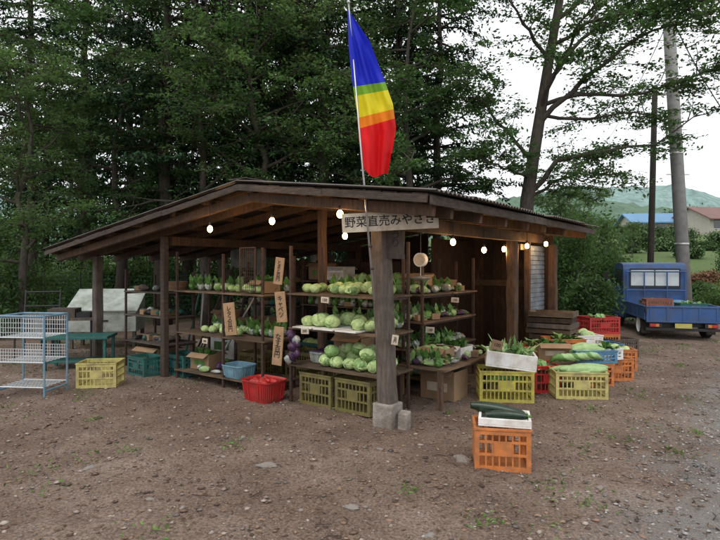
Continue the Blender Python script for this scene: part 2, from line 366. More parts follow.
def rocks(name,n,smin,smax,mat,region,seed,gravel=False,flatz=.6):
    r=np.random.default_rng(seed)
    base=np.array([(1,0,0),(0,1,0),(-1,0,0),(0,-1,0),(.7,.7,.55),(-.7,.7,.5),(-.7,-.7,.55),(.7,-.7,.5),(0,0,.95),(0,0,-.6)],float)
    fc=[(0,4,8),(4,1,8),(1,5,8),(5,2,8),(2,6,8),(6,3,8),(3,7,8),(7,0,8),(0,1,4),(1,2,5),(2,3,6),(3,0,7),(1,0,9),(2,1,9),(3,2,9),(0,3,9)]
    x=np.zeros(0);y=np.zeros(0)
    while len(x)<n:
        yy=region[2]+(region[3]-region[2])*r.random(n)**1.5; xx=r.uniform(region[0],region[1],n)
        if gravel: k=(xx-.75*yy+.85+r.normal(0,.5,n))>0
        else: k=np.abs(xx)<yy*.75+1
        x=np.concatenate([x,xx[k]]);y=np.concatenate([y,yy[k]])
    x=x[:n];y=y[:n]; s=smin*(smax/smin)**(r.random(n)**2.2)
    V=base[None]*(1+r.normal(0,.18,(n,10,3)))*s[:,None,None]*np.stack([r.uniform(.7,1.4,n),r.uniform(.6,1.1,n),r.uniform(.35,.8,n)*flatz/.6],-1)[:,None,:]
    a=r.uniform(0,6.28,n);ca=np.cos(a)[:,None];sa=np.sin(a)[:,None]; Vx=V[...,0]*ca-V[...,1]*sa;Vy=V[...,0]*sa+V[...,1]*ca
    V=np.stack([Vx+x[:,None],Vy+y[:,None],V[...,2]+(hgt(x,y)+s*.1)[:,None]],-1).reshape(-1,3)
    Fc=(np.array(fc)[None]+10*np.arange(n)[:,None,None]).reshape(-1)
    me=fast(name,V,Fc,np.arange(n*16)*3,np.zeros(n*16),[mat]); return place(name,me,(0,0,0))
stone_m=M('pebble_stone',(.25,.21,.18),.9,.1,30,0,80,island=.6)
stone_g=M('gravel_stone',(.27,.26,.25),.9,.1,30,0,80,island=.5)
chip_m=M('wood_chip',(.165,.105,.075),.9,.1,30,island=.65)
rocks('pebbles',12000,.004,.022,stone_m,(-8,9,1.6,12),1)
rocks('gravel',20000,.005,.017,stone_g,(0,7,1.6,8),2,True)
rocks('wood_chips',16000,.005,.024,chip_m,(-8,8,1.6,11),3,False,.3)
rk=M('boulder_stone',(.24,.215,.19),.9,.3,14,.6,60,dirt=(.13,.10,.08),dscale=9)
for k,(px,py,s) in enumerate([(268,468,.075),(90,468,.05),(243,440,.035),(352,508,.05),(600,488,.035),(462,460,.09),(150,500,.03),(430,535,.04),(200,425,.03),(380,450,.03)]):
    g=G(px,py); mb=MB(); mb.ell((0,0,s*.05),(s,s*.6,s*.36),rk,10,7,.17,sd=k+3); mb.obj('rock',loc=(g.x,g.y,gz(g.x,g.y)),rz=k)
T=Plant(5); r=T.r; n=6000
yy=1.7+10*r.random(n)**1.4; xx=r.uniform(-1,1,n)*(yy*.72+.5); zz=hgt(xx,yy)+.012
Nn=r.normal(0,.25,(n,3));Nn[:,2]+=1; D=r.normal(0,1,(n,3));D[:,2]*=.12; Ls=r.uniform(.012,.045,n); T.leaves(np.stack([xx,yy,zz],-1),D,Nn,Ls,Ls*.45)
for k in range(200):
    y=1.8+8*r.random()**1.3; x=r.uniform(-1,1)*(y*.7+.4); a=r.uniform(0,6.28); l=r.uniform(.03,.14); z=gz(x,y)+.008
    T.mb.path([(x,y,z),(x+l*.5*math.cos(a),y+l*.5*math.sin(a),z+.006),(x+l*math.cos(a+.3),y+l*math.sin(a+.3),z)],[.003,.0025,.0015],bark,4)
place('leaf_litter',T.mesh('leaf_litter',bark,lf_dry),(0,0,0))
T=Plant(9); r=T.r; T.mb.path([(4,8,0.0),(4.02,8,.02)],.004,bark,3)
spots=[G(540,525),G(620,440),G(655,430),G(590,410),G(30,472),G(480,520),G(690,400),G(640,395),G(565,470),G(15,420),G(52,485),G(575,500)]
spots+= [Vector((r.uniform(-7,-3.6),r.uniform(7.5,12),0)) for _ in range(50)]+[Vector((r.uniform(3.6,11),r.uniform(7.0,15),0)) for _ in range(130)]+[Vector((u*(.3+y_*.6),y_,0)) for u,y_ in zip(r.uniform(-1,1,26),r.uniform(2.2,7,26))]
for p in spots:
    z=gz(p.x,p.y); m=int(r.integers(8,40)); s=r.uniform(.03,.12)
    C=np.array([p.x,p.y,z+.015])+r.normal(0,1,(m,3))*np.array([s,s,.008]); C[:,2]=np.maximum(C[:,2],z+.006); D=r.normal(0,1,(m,3)); D[:,2]=np.abs(D[:,2])*.6; Nn=r.normal(0,.5,(m,3)); Nn[:,2]+=.8; Ls=r.uniform(.02,.05,m); T.leaves(C,D,Nn,Ls,Ls*.35)
place('weeds',T.mesh('weeds',bark,lf_weed),(0,0,0))
# ---------------------------------------------------------------- market stall
stall=bpy.data.objects.new('market_stall',None); coll.objects.link(stall); stall.location=BO; stall.rotation_euler=(0,0,BR)
RX=-1.55;RH=2.36;EX=.70;LX=-6.0;Y0=-.45;Y1=4.6
def rz_(x): return RH-(x-RX)*(.28/2.25) if x>RX else RH-(RX-x)*.14
def sheet(x0,x1,z0,z1,y0,y1,amp,pitch,th,mat,name,eave):
    R=random.Random(5); y=y0; k0=0; mb=MB()
    while y<y1-.05:
        ye=min(y+.70,y1); n=int((ye+.04-y)/pitch*6); ov=R.uniform(-.05,.07); dz=.005*(k0%2)+R.uniform(0,.008); vs=[];fs=[]
        xa,za=x0,z0; xb,zb=x1,z1
        sl=(z1-z0)/(x1-x0)
        if eave>0: xb=x1+ov; zb=z1+sl*ov
        else: xa=x0+ov; za=z0+sl*ov
        for k in range(n+1):
            yy=y+(ye+.04-y)*k/n; w=amp*math.sin(2*math.pi*(yy-y0)/pitch)+dz
            vs+=[(xa,yy,za+w),(xb,yy,zb+w),(xb,yy,zb+w-th),(xa,yy,za+w-th)]
        for k in range(n):
            a=4*k;b=a+4; fs+=[(a,a+1,b+1,b),(a+3,b+3,b+2,a+2),(a,b,b+3,a+3),(a+1,a+2,b+2,b+1)]
        fs+=[(0,3,2,1),(4*n,4*n+1,4*n+2,4*n+3)]; mb.add(vs,fs,mat); y=ye; k0+=1
    return mb.obj(name,stall)
sheet(RX,EX+.06,RH+.012,rz_(EX+.06)+.012,Y0-.05,Y1+.04,.010,.076,.004,tin,'roof_sheet_right',1)
sheet(LX-.06,RX,rz_(LX-.06)+.012,RH+.012,Y0-.05,Y1+.04,.010,.076,.004,tin,'roof_sheet_left',-1)
mb=MB(); mb.box((RX,(Y0+Y1)/2,RH+.034),(.26,Y1-Y0+.08,.006),tin); mb.obj('ridge_cap',stall)
mb=MB()
for (a,b) in((RX+.003,EX),(LX,RX-.003)):
    x=a
    while x<b-.02:
        x2=min(x+.15,b); za=rz_(x+.0)-.012; zb=rz_(x2)-.012; e=random.uniform(-.03,.02)
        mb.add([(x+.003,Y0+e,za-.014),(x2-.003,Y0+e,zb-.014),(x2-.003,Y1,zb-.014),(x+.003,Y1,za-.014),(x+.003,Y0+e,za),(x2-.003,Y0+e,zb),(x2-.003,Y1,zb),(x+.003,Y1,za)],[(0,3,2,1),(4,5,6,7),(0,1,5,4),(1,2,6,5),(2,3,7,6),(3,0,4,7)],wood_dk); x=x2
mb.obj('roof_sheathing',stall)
mb=MB()
for x in(.55,0,-.75,-1.5,-2.2,-2.9,-3.6,-4.3,-5.0,-5.6,-5.9): 
    e=random.uniform(-.08,.03); mb.bx((x-.03,Y0+.06+e,rz_(x)-.09),(x+.03,Y1-.03,rz_(x)-.03),wood_post)
for y in(-.30,0.02,.62,1.25,1.9,2.5,3.3,4.35):
    for a,b in((RX+.002,EX-.04),(LX+.05,RX-.002)): mb.beam((a,y,rz_(a)-.14),(b,y,rz_(b)-.14),.06 if y else .09,.095,wood_post)
mb.bx((-.05,.075,rz_(0)-.33),(.05,Y1-.1,rz_(0)-.192),wood_post)
mb.bx((-3.65,0.1,rz_(-3.6)-.31),(-3.56,Y1-.1,rz_(-3.6)-.192),wood_post)
mb.obj('roof_frame',stall,bevel=.004)
mb=MB()
for (a,b) in((Y0-.02,1.9),(1.906,Y1+.03)): mb.beam((EX+.022,a,rz_(EX)-.065),(EX+.022,b,rz_(EX)-.065-random.uniform(0,.012)),.02,.075,wood_fas)
for (a,b) in((RX+.001,-.4),(-.396,EX)): mb.beam((a,Y0-.03,rz_(a)-.054),(b,Y0-.03,rz_(b)-.054-random.uniform(0,.006)),.02,.062,wood_fas)
for (a,b) in((LX,-4.2),(-4.196,-2.9),(-2.896,RX-.001)): mb.beam((a,Y0-.03,rz_(a)-.054-random.uniform(0,.008)),(b,Y0-.03,rz_(b)-.054),.02,.062,wood_fas)
mb.obj('fascia_boards',stall,bevel=.003)
def post(name,x,y,w,mat,tx=0,ty=0,zb=-.05,zt=None):
    m=MB(); zt=zt or (rz_(x)-.192 if not(abs(x)<.2) else rz_(x)-.335)
    n=8;R=random.Random(int(x*10+y*100)); vs=[];fs=[]
    for i in range(n+1):
        t=i/n; cx=x+tx*t+R.uniform(-.006,.006); cy=y+ty*t; ww=w/2*(1+R.uniform(-.06,.06)); c=.2*ww
        for a,b in((-ww+c,-ww),(ww-c,-ww),(ww,-ww+c),(ww,ww-c),(ww-c,ww),(-ww+c,ww),(-ww,ww-c),(-ww,-ww+c)): vs.append((cx+a,cy+b,zb+(zt-zb)*t))
    for i in range(n):
        for k in range(8): fs.append((i*8+k,i*8+(k+1)%8,(i+1)*8+(k+1)%8,(i+1)*8+k))
    fs+=[tuple(range(7,-1,-1)),tuple(n*8+k for k in range(8))]
    m.add(vs,fs,mat); return m.obj(name,stall)
post('corner_post',0,0,.15,wood_grey,-.09,0.0,.18,rz_(-.1)-.19)
post('post_1',-1.5,.80,.09,wood_post); post('post_2',-3.62,.02,.085,wood_fas); post('post_3',-5.38,.02,.12,wood_grey)
post('post_4',.1,2.85,.125,wood_post); post('post_5',.15,4.42,.12,wood_post)
for k,x in enumerate((-1.5,-3.6,-5.6)): post('back_post_%d'%k,x,4.35,.11,wood_post)
mb=MB(); mb.box((0,0,.09),(.21,.21,.25),concrete); mb.box((.17,.02,.05),(.1,.12,.2),concrete,(.05,0.04,.3)); mb.obj('post_footing',stall,bevel=.014)
mb=MB(); x=-5.0
while x<0.05:
    w=random.uniform(.12,.19); top=1.35+random.uniform(-.03,.03) if (-2.2<x<-1.7) else (1.3+random.uniform(-.1,.1) if x<-4.0 else rz_(x)-.2)  # planks extended to full height over most of the wall to darken the interior
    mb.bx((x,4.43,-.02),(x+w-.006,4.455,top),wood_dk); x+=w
y=3.0
while y<3.3: mb.bx((-.02,y,0),(.004,y+.11,1.8),wood_dk); y+=.118
mb.bx((-1.6,4.40,1.15),(0,4.43,1.25),wood_mid); mb.obj('back_wall',stall)
s_=MB(); n=22
for k in range(n):
    z=.25+1.53*k/n; s_.bx((.028,3.73,z),(.044,4.35,z+.058),tinblue)
s_.bx((.02,3.72,.25),(.03,4.36,1.79),tinblue); s_.obj('roll_up_shutter',stall,bevel=.004)
mb=MB(); mb.bx((-.03,3.66,0),(.05,3.715,1.85),wood_post); mb.bx((-.03,3.36,1.72),(.03,3.65,1.8),wood_mid); mb.bx((-.02,3.72,.0),(.02,4.36,.245),wood_dk); mb.obj('door_frame',stall)
mb=MB(); mb.bx((-1.2,2.95,.0),(-1.17,4.4,1.9),wood_dk)  # side and rear partition boards added to darken the stall interior
for k in range(16): mb.bx((-4.4+k*.2,3.05,0),(-4.4+k*.2+.19,3.07,1.55+.03*(k%3)),wood_dk)
mb.obj('added_partition',stall)
# -------- shelving
def shelf(name,x0,x1,y0,y1,zs,top,bm,um=rust,uw=.03,mids=()):
    mb=MB(); R=random.Random(int(x0*100))
    for x in (x0,x1)+tuple(mids):
        for y in (y0,y1):
            t=top+R.uniform(-.06,.04); mb.bx((x-uw/2,y-uw/2,-.03),(x+uw/2,y+uw/2,t),um)
        for z in zs: mb.bx((x-uw*.3,y0+uw/2,z-.045),(x+uw*.3,y1-uw/2,z-.022),um)
    for z in zs:
        s=R.uniform(-.008,.008)
        mb.box(((x0+x1)/2+R.uniform(-.02,.02),(y0*.75+y1*.25)-.01,z-.010),(x1-x0+uw+.05,(y1-y0)/2+.02,.018),bm,(0,s,0))
        mb.box(((x0+x1)/2+R.uniform(-.02,.02),(y0*.25+y1*.75)+.02,z-.011),(x1-x0+uw+.05,(y1-y0)/2+.01,.018),bm,(0,-s*.5,0))
    return mb.obj(name,loc=BO,rz=BR)
def Bobj(mb,name,smooth=False,bevel=0): return mb.obj(name,loc=BO,rz=BR,smooth=smooth,bevel=bevel)
shelf('shelving_unit',-1.33,-.16,.08,.62,(.42,.82,1.19),1.72,wood_mid,rust,.028)
shelf('shelving_unit',-3.45,-1.80,.10,.62,(.12,.62,1.16),1.66,wood_mid,rust,.026,(-2.5,))
shelf('shelving_unit',-4.75,-3.78,.12,.6,(.40,.78,1.12),1.40,wood_grey,rust,.026)
shelf('shelving_unit',-.95,-.42,1.35,2.75,(.15,.48,.82,1.15),1.6,wood_mid,rust,.03,(-.68,))
shelf('shelving_unit',-3.3,-1.3,2.4,2.9,(.45,.85,1.25),1.55,wood_mid,rust,.03)
shelf('shelving_unit',-5.1,-3.6,2.3,2.8,(.35,.8,1.2),1.45,wood_grey,rust,.03)
shelf('display_table',-.35,.15,.75,1.9,(.42,),.40,wood_mid,wood_post,.05)
def cabbages(name,x0,x1,y0,y1,z,n,r,rows=2,seed=0,stack=False,trays=False):
    R=random.Random(seed); mb=MB(); k=0
    for row in range(rows):
        for i in range(n):
            if R.random()<.06 and not stack: continue
            x=x0+(x1-x0)*(i+.5)/n+R.uniform(-.02,.02); y=y0+(y1-y0)*(row+.5)/rows+R.uniform(-.02,.02); rr=r*R.uniform(.82,1.12); zz=z+rr*.8
            for st in range(2 if (stack and i<n-1 and R.random()<.7) else 1):
                k+=1
                if st: x+=(x1-x0)/n*.5; zz+=rr*1.3; rr*=.95
                rot=Matrix.Rotation(R.uniform(-.5,.5),3,'X')@Matrix.Rotation(R.uniform(0,6),3,'Z')
                mb.ell((x,y,zz),(rr,rr,rr*.8),cab,12,8,.03,rot,sd=seed*50+k)
                for j in range(6):
                    a=R.uniform(0,6.28); u=R.uniform(-.7,.8); o_=cab if R.random()<.72 else cab2
                    vs0=len(mb.v); mb.shell((0,0,0),rr*(1.0+.012*j),(math.cos(a),math.sin(a),u),o_,R.uniform(.55,1.0),k*7+j,.03+.09*R.random()*(u<0))
                    for q in range(vs0,len(mb.v)): vv=mb.v[q]; mb.v[q]=(vv[0]+x,vv[1]+y,vv[2]*.82+zz)
    if trays:
        x=x0
        while x<x1-.2: mb.box((x+.14,(y0+y1)/2,z-.002),(.27,(y1-y0)+.06,.012),foam,(0,0,R.uniform(-.03,.03))); x+=.3
    return Bobj(mb,name)
cabbages('cabbage_pile',-1.27,-.24,.06,.6,1.195,8,.072,2,1)
cabbages('cabbage_pile',-1.27,-.24,.06,.6,.832,6,.086,2,2,False,True)
cabbages('cabbage_pile',-1.0,-.2,.06,.6,.425,5,.080,2,3,True,False)
cabbages('cabbage_pile',-2.4,-1.9,.12,.5,1.168,4,.060,2,4)
cabbages('cabbage_pile',-2.95,-2.4,.12,.5,1.168,4,.055,1,5)
cabbages('cabbage_pile',-3.1,-2.3,.12,.55,.628,6,.058,2,6)
cabbages('cabbage_pile',-2.4,-1.4,2.42,2.8,1.255,8,.075,1,7)
def produce(name,x0,x1,y0,y1,z,n,seed,ms=None):
    R=random.Random(seed); mb=MB(); ms=ms or [grnv,grnv,grnv,ltgrn,cab,purple,bag,bag,bag,card,dkgrn,cab2]
    for k in range(n):
        m=R.choice(ms); x=R.uniform(x0,x1);y=R.uniform(y0,y1); rot=Matrix.Rotation(R.uniform(0,6.28),3,'Z')
        L_=R.uniform(.05,.11); h=R.uniform(.025,.055)
        if m is card: mb.box((x,y,z+.035),(L_*2,.12,.07),m,rot); continue
        if m in(grnv,cab2) and R.random()<.6:
            for j in range(5): mb.blade((x,y,z+.02+.01*j),(R.uniform(-1,1),R.uniform(-1,1),R.uniform(.2,.9)),R.uniform(.1,.18),.05,m,.4)
            continue
        mb.ell((x,y,z+h),(L_,h*1.1,h),m,10,7,.12,rot,sd=k+seed)
    return Bobj(mb,name)
def bags(name,x0,x1,y,z,n,seed):
    R=random.Random(seed); mb=MB()
    for k in range(n):
        x=x0+(x1-x0)*(k+.5)/n; yy=y+R.uniform(-.05,.05)
        for j in range(5): mb.blade((x+R.uniform(-.02,.02),yy,z),(R.uniform(-.4,.4),R.uniform(-.4,.2),1),R.uniform(.14,.24),.06,grnv if R.random()<.7 else cab2,.1)
        mb.ell((x,yy,z+.055),(.05,.045,.055),bag if k%2 else grnv,9,7,.15,sd=k+seed)
    return Bobj(mb,name)
sd=10
for z in(.155,.485,.825,1.155): produce('mixed_vegetables',-.9,-.47,1.42,2.68,z,60,sd); bags('bagged_greens',-.9,-.47,2.2,z,5,sd); bags('bagged_greens',-.9,-.47,1.5,z,5,sd+70); bags('bagged_greens',-.9,-.47,1.85,z,5,sd+90); sd+=1
bags('bagged_greens',-3.4,-3.0,.3,1.165,6,51); bags('bagged_greens',-1.25,-.25,.62,1.195,11,52); bags('bagged_greens',-2.4,-1.85,.4,.625,7,53); bags('bagged_greens',-1.25,-.25,.66,.825,10,54); bags('bagged_greens',-3.4,-1.85,.6,1.165,14,55); bags('bagged_greens',-3.4,-1.85,.6,.625,12,56)
bags('bagged_greens',-3.2,-1.35,2.45,.855,15,57); bags('bagged_greens',-3.2,-1.35,2.45,.455,15,58)
produce('mixed_vegetables',-.3,.1,.8,1.85,.425,46,31); bags('bagged_greens',-.3,.12,.85,.425,5,59)
produce('mixed_vegetables',-4.6,-3.9,.2,.5,.785,22,32,[card,bag,blackm,rust,grnv,teal]); produce('mixed_vegetables',-4.6,-3.9,.2,.5,1.125,16,33,[card,bag,blackm,wood_grey]); produce('mixed_vegetables',-4.6,-3.9,.2,.5,.405,20,36,[card,bag,blackm,wood_grey,teal])
produce('mixed_vegetables',-3.2,-1.4,2.45,2.85,.455,50,34); produce('mixed_vegetables',-3.2,-1.4,2.45,2.85,.855,50,37)
produce('mixed_vegetables',-3.3,-2.7,.16,.55,.125,18,35)
for z,s in((.35,60),(.8,61),(1.2,62)): produce('stored_goods',-5.0,-3.7,2.35,2.75,z+.005,34,s,[card,card,bag,blackm,wood_grey,teal,rust])
def carton(name,x,y,z,w,d,h,rz=0,mat=card,fill=None,n=8,sd=0):
    mb=MB(); mb.bx((-w/2,-d/2,0),(w/2,d/2,.008),mat)
    for s in(-1,1):
        mb.bx((-w/2,s*(d/2-.004)-.004,.008),(w/2,s*(d/2-.004)+.004,h),mat); mb.bx((s*(w/2-.004)-.004,-d/2+.008,.008),(s*(w/2-.004)+.004,d/2-.008,h),mat)
        mb.box((0,s*(d/2+.04),h-.012),(w*.96,.1,.005),mat,(s*-.5,0,0))
    mb.bx((-w*.3,-d/2-.0015,h*.3),(w*.3,-d/2-.0005,h*.6),signw if sd%2 else grnv)
    R=random.Random(sd)
    for k in range(n if fill else 0):
        if fill is grnv:
            for j in range(4): mb.blade((R.uniform(-w*.3,w*.3),R.uniform(-d*.3,d*.3),h*.7),(R.uniform(-.7,.7),R.uniform(-.7,.7),1),R.uniform(.1,.2),.06,grnv,.2)
        else: mb.ell((R.uniform(-w*.35,w*.35),R.uniform(-d*.3,d*.3),h*.85),(.06,.045,.045),fill,9,6,.08,sd=k)
    return mb.obj(name,loc=B(x,y,z),rz=BR+rz)
for a in [(-.72,.95,0,.42,.32,.30,.1,card,grnv,10,1),(-1.2,1.05,0,.42,.32,.36,-.1,card,cab,8,2),(-1.2,1.05,.365,.40,.30,.26,.05,card,grnv,9,3),(-1.2,1.05,.63,.38,.30,.24,.05,card,grnv,9,14),(-.1,1.1,.425,.34,.26,.16,.1,card,ltgrn,8,4),
 (-.1,1.55,.425,.34,.26,.13,-.1,foam,grnv,8,5),(-.1,1.3,0,.42,.34,.32,0,card,None,0,7),(-3.15,.36,.125,.34,.28,.20,.1,card,grnv,6,8),(-4.3,.35,0,.5,.36,.3,.1,card,None,0,10),
 (-.68,1.7,1.16,.3,.3,.22,.1,card,None,0,11),(-3.1,2.65,1.26,.34,.3,.26,0,card,None,0,12),(-2.7,2.65,1.26,.34,.3,.2,0,foam,None,0,13),
 (-3.3,1.4,0,.5,.36,.4,.3,card,None,0,15),(-3.3,1.4,.405,.45,.34,.3,.1,card,None,0,16),(-4.2,1.6,0,.5,.4,.45,.2,foam,None,0,18),(-4.8,1.7,0,.5,.4,.4,.1,card,None,0,19),(-4.2,1.6,.455,.42,.34,.3,-.1,card,None,0,20),(-2.0,.34,1.165,.22,.26,.14,0,card,grnv,6,21)]: carton('cardboard_box',*a)
mb=MB(); n=20
for (x,y,z,r_) in((-.68,2.4,1.16,.17),(-3.9,.4,1.13,.16)):
    for j in range(8):
        pts=[(x+r_*(.75+.03*j)*math.cos(2*math.pi*k/n),y+r_*(.75+.03*j)*math.sin(2*math.pi*k/n),z+.012+.017*j) for k in range(n+1)]; mb.path(pts,.009,card,5)
Bobj(mb,'bamboo_baskets')
# poles and tools leaning at the left end, hanging scale and cloth under the eaves
mb=MB(); R=random.Random(12)
for k in range(9): x=-5.2+R.uniform(0,1.5); mb.tube((x,1.0+R.uniform(0,.8),-.02),(x+R.uniform(-.3,.3),1.9,1.3+R.uniform(0,.25)),R.uniform(.01,.022),[wood_grey,rust,teal,steel][k%4],6)
Bobj(mb,'leaning_poles')
mb=MB(); x,y=-.35,1.2; mb.tube((x,y,1.62),(x,y,rz_(x)-.1),.004,blackm,4); mb.tube((x,y-.03,1.56),(x,y+.03,1.56),.08,white,18); mb.tube((x,y-.034,1.56),(x,y-.03,1.56),.066,signw,18); mb.tube((x,y,1.48),(x,y,1.38),.004,steel,4); mb.ell((x,y,1.35),(.12,.12,.03),steel,14,6)
Bobj(mb,'hanging_scale')
mb=MB(); n=16; vs=[];fs=[]
for k in range(n+1): w_=.015*math.sin(k*1.4); vs+=[(-4.6+.9*k/n,1.95+w_,1.45),(-4.6+.9*k/n,1.95+w_*2,1.86)]
for k in range(n): fs.append((2*k,2*k+2,2*k+3,2*k+1))
mb.add(vs,fs,M('hanging_cloth_grey',(.16,.18,.17),.8,.3,6)); mb.tube((-4.65,1.95,1.865),(-3.65,1.95,1.865),.008,rust,5); Bobj(mb,'hanging_cloth')
# crates
def crate(name,loc,rz,w,d,h,mat,fill=None,seed=0,tilt=None):
    mb=MB(); t=.014
    mb.bx((-w/2+.004,-d/2+.004,.006),(w/2-.004,d/2-.004,.018),mat)
    for sx in(-1,1):
        for sy in(-1,1): mb.box((sx*(w/2-.016),sy*(d/2-.016),h/2),(.034,.034,h-.004),mat)
    zs=[(.0,.035),(h*.36,h*.36+.018),(h*.66,h*.66+.018),(h-.045,h)]
    for sy in(-1,1):
        for a,b in zs: mb.bx((-w/2+.033,sy*(d/2-t/2)-t/2,a),(w/2-.033,sy*(d/2-t/2)+t/2,b),mat)
        n=int((w-.07)/.042)
        for k in range(1,n): 
            x=-w/2+.033+(w-.066)*k/n
            for (a,b) in((.035,h*.36),(h*.36+.018,h*.66),(h*.66+.018,h-.045)): mb.bx((x-.006,sy*(d/2-t/2)-.004,a),(x+.006,sy*(d/2-t/2)+.004,b),mat)
        mb.bx((-w*.16,sy*(d/2-.007)-.009,h*.36+.0),(w*.16,sy*(d/2-.007)+.009,h*.66+.018),mat)
    for sx in(-1,1):
        for a,b in zs: mb.bx((sx*(w/2-t/2)-t/2,-d/2+.033,a),(sx*(w/2-t/2)+t/2,d/2-.033,b),mat)
        n=int((d-.07)/.042)
        for k in range(1,n):
            y=-d/2+.033+(d-.066)*k/n
            for (a,b) in((.035,h*.36),(h*.36+.018,h*.66),(h*.66+.018,h-.045)): mb.bx((sx*(w/2-t/2)-.004,y-.006,a),(sx*(w/2-t/2)+.004,y+.006,b),mat)
    for sy in(-1,1): mb.bx((-w/2-.006,sy*(d/2+.001)-.006,h-.012),(w/2+.006,sy*(d/2+.001)+.006,h+.003),mat)
    for sx in(-1,1): mb.bx((sx*(w/2+.001)-.005,-d/2+.006,h-.012),(sx*(w/2+.001)+.005,d/2-.006,h+.002),mat)
    if fill:
        R=random.Random(seed)
        for k in range(fill[1]):
            x=R.uniform(-w/2+.08,w/2-.08); y=R.uniform(-d/2+.07,d/2-.07)
            if fill[2] is None:
                for j in range(4): mb.blade((x*.85,y*.85,h*.75),(R.uniform(-.8,.8),R.uniform(-.8,.8),R.uniform(.4,1)),R.uniform(.12,.24),.07,R.choice([fill[0],cab2,fill[0]]),.35)
                continue
            L_=R.uniform(*fill[2]); rr=L_*fill[3]; L_=min(L_,w*.42)
            mb.ell((x*.7,y,fill[4]*h+R.uniform(-.02,.03)),(L_,rr,rr),fill[0],12,8,.05,Matrix.Rotation(R.uniform(-.4,.4),3,'Z')@Matrix.Rotation(R.uniform(-.12,.12),3,'Y'),sd=k)
    return mb.obj(name,loc=loc,rz=rz)
def gp(px,py,dd=0):
    g=G(px,py); g.y+=dd; g.x=g.x*(g.y/(g.y-dd)) if dd else g.x; g.z=gz(g.x,g.y); return g
g=Vector((1.07,4.12,gz(1.07,4.12)))
crate('orange_crate',g,-.16,.40,.34,.31,orangec)
mb=MB(); w,d,h=.38,.30,.06
mb.bx((-w/2,-d/2,0),(w/2,d/2,.012),foam)
for sy in(-1,1): mb.bx((-w/2,sy*(d/2-.01)-.01,.012),(w/2,sy*(d/2-.01)+.01,h),foam)
for sx in(-1,1): mb.bx((sx*(w/2-.01)-.01,-d/2+.02,.012),(sx*(w/2-.01)+.01,d/2-.02,h-.001),foam)
mb.obj('white_tray',loc=g+Vector((.03,0,.316)),rz=-.25,bevel=.004)
mb=MB()
def zuc(c,L,r_,rz,ry,m):
    R_=Matrix.Rotation(rz,3,'Z')@Matrix.Rotation(ry,3,'Y'); pts=[Vector(c)+R_@Vector((L*(t-.5)*2,.03*math.sin(t*3.1),.0)) for t in np.linspace(0,1,11)]
    rs=[r_*(.25+.75*min(1,math.sin(math.pi*min(1,max(.02,t*.93+.035)))**.4)) for t in np.linspace(0,1,11)]; mb.path(pts,rs,m,14); mb.path([pts[-1],pts[-1]+R_@Vector((.03,0,.004))],[r_*.35,r_*.28],grnv,8)
zuc((-.02,.03,.075),.2,.045,-.35,.1,dkgrn); zuc((.03,-.06,.055),.15,.035,-.2,0,dkgrn); zuc((0,.10,.05),.15,.03,-.1,0,grnv)
smart(mb.obj('zucchini',loc=g+Vector((0,0,.325))),50)
g=Vector((1.62,6.08,gz(1.62,6.08)))
crate('yellow_crate',g,-.12,.58,.40,.34,yellowc,(grnv,6,(.1,.2),.3,.6),2)
mb=MB(); w,d,h=.54,.36,.17
mb.bx((-w/2,-d/2,0),(w/2,d/2,.02),foam)
for sy in(-1,1): mb.bx((-w/2,sy*(d/2-.014)-.014,.02),(w/2,sy*(d/2-.014)+.014,h),foam)
for sx in(-1,1): mb.bx((sx*(w/2-.014)-.014,-d/2+.028,.02),(sx*(w/2-.014)+.014,d/2-.028,h-.001),foam)
o=mb.obj('styrofoam_box',loc=g+Vector((.06,0,.36)),rz=-.2,bevel=.006); o.rotation_euler=(0.0,.10,-.2)
mb=MB(); R=random.Random(3)
for k in range(18):
    x=R.uniform(-.2,.2);y=R.uniform(-.1,.1); a=R.uniform(-.9,.9); p=Vector((x,y,.1)); q=p+Vector((math.sin(a)*.16,R.uniform(-.08,.05),.10+R.uniform(0,.06)))
    mb.path([p,(p+q)/2+Vector((0,0,.01)),q],[.018,.024,.004],[ltgrn,grnv,ltgrn][k%3],7)
for k in range(90):
    x=R.uniform(-.22,.22);y=R.uniform(-.12,.12); a=R.uniform(-1.3,1.3); mb.blade((x,y,.12),(math.sin(a),R.uniform(-.5,.4),.9),R.uniform(.12,.30),.028,R.choice([grnv,cab2,ltgrn]),R.uniform(.1,.7))
mb.obj('sweetcorn',loc=g+Vector((.05,0,.37)),rz=-.2)
def place_crate(name,px,d,z,w,dd,h,mat,rz=0,fill=None,seed=0):
    x=(px-360)/F*d; return crate(name,(x,d,gz(x,d)+z),rz,w,dd,h,mat,fill,seed)
place_crate('yellow_crate',577,6.2,0,.56,.38,.30,palec,-.1,(ltgrn,10,(.14,.24),.24,.98),4)
place_crate('red_crate',541,6.55,0,.32,.36,.32,redc,.1,(grnv,6,None),3)
place_crate('orange_crate',588,6.85,0,.50,.34,.28,orangec,.0)
place_crate('blue_crate',590,6.85,.285,.52,.36,.16,bluec,.05,(ltgrn,8,(.1,.2),.3,.9),5)
place_crate('orange_crate',611,7.1,0,.42,.34,.28,orangec,.1,(grnv,5,None),9)
place_crate('orange_crate',617,7.7,0,.42,.34,.30,orangec,-.1,(cab,6,(.06,.08),.9,.9),9)
place_crate('yellow_crate',565,7.3,0,.5,.36,.30,yellowc,.05)
place_crate('orange_crate',563,7.3,.305,.48,.34,.22,orangec,.0,(grnv,9,None),6)
place_crate('orange_crate',535,7.15,0,.42,.34,.30,orangec,.1); place_crate('red_crate',534,7.15,.305,.42,.34,.16,orangec,.16,(grnv,8,None),6)
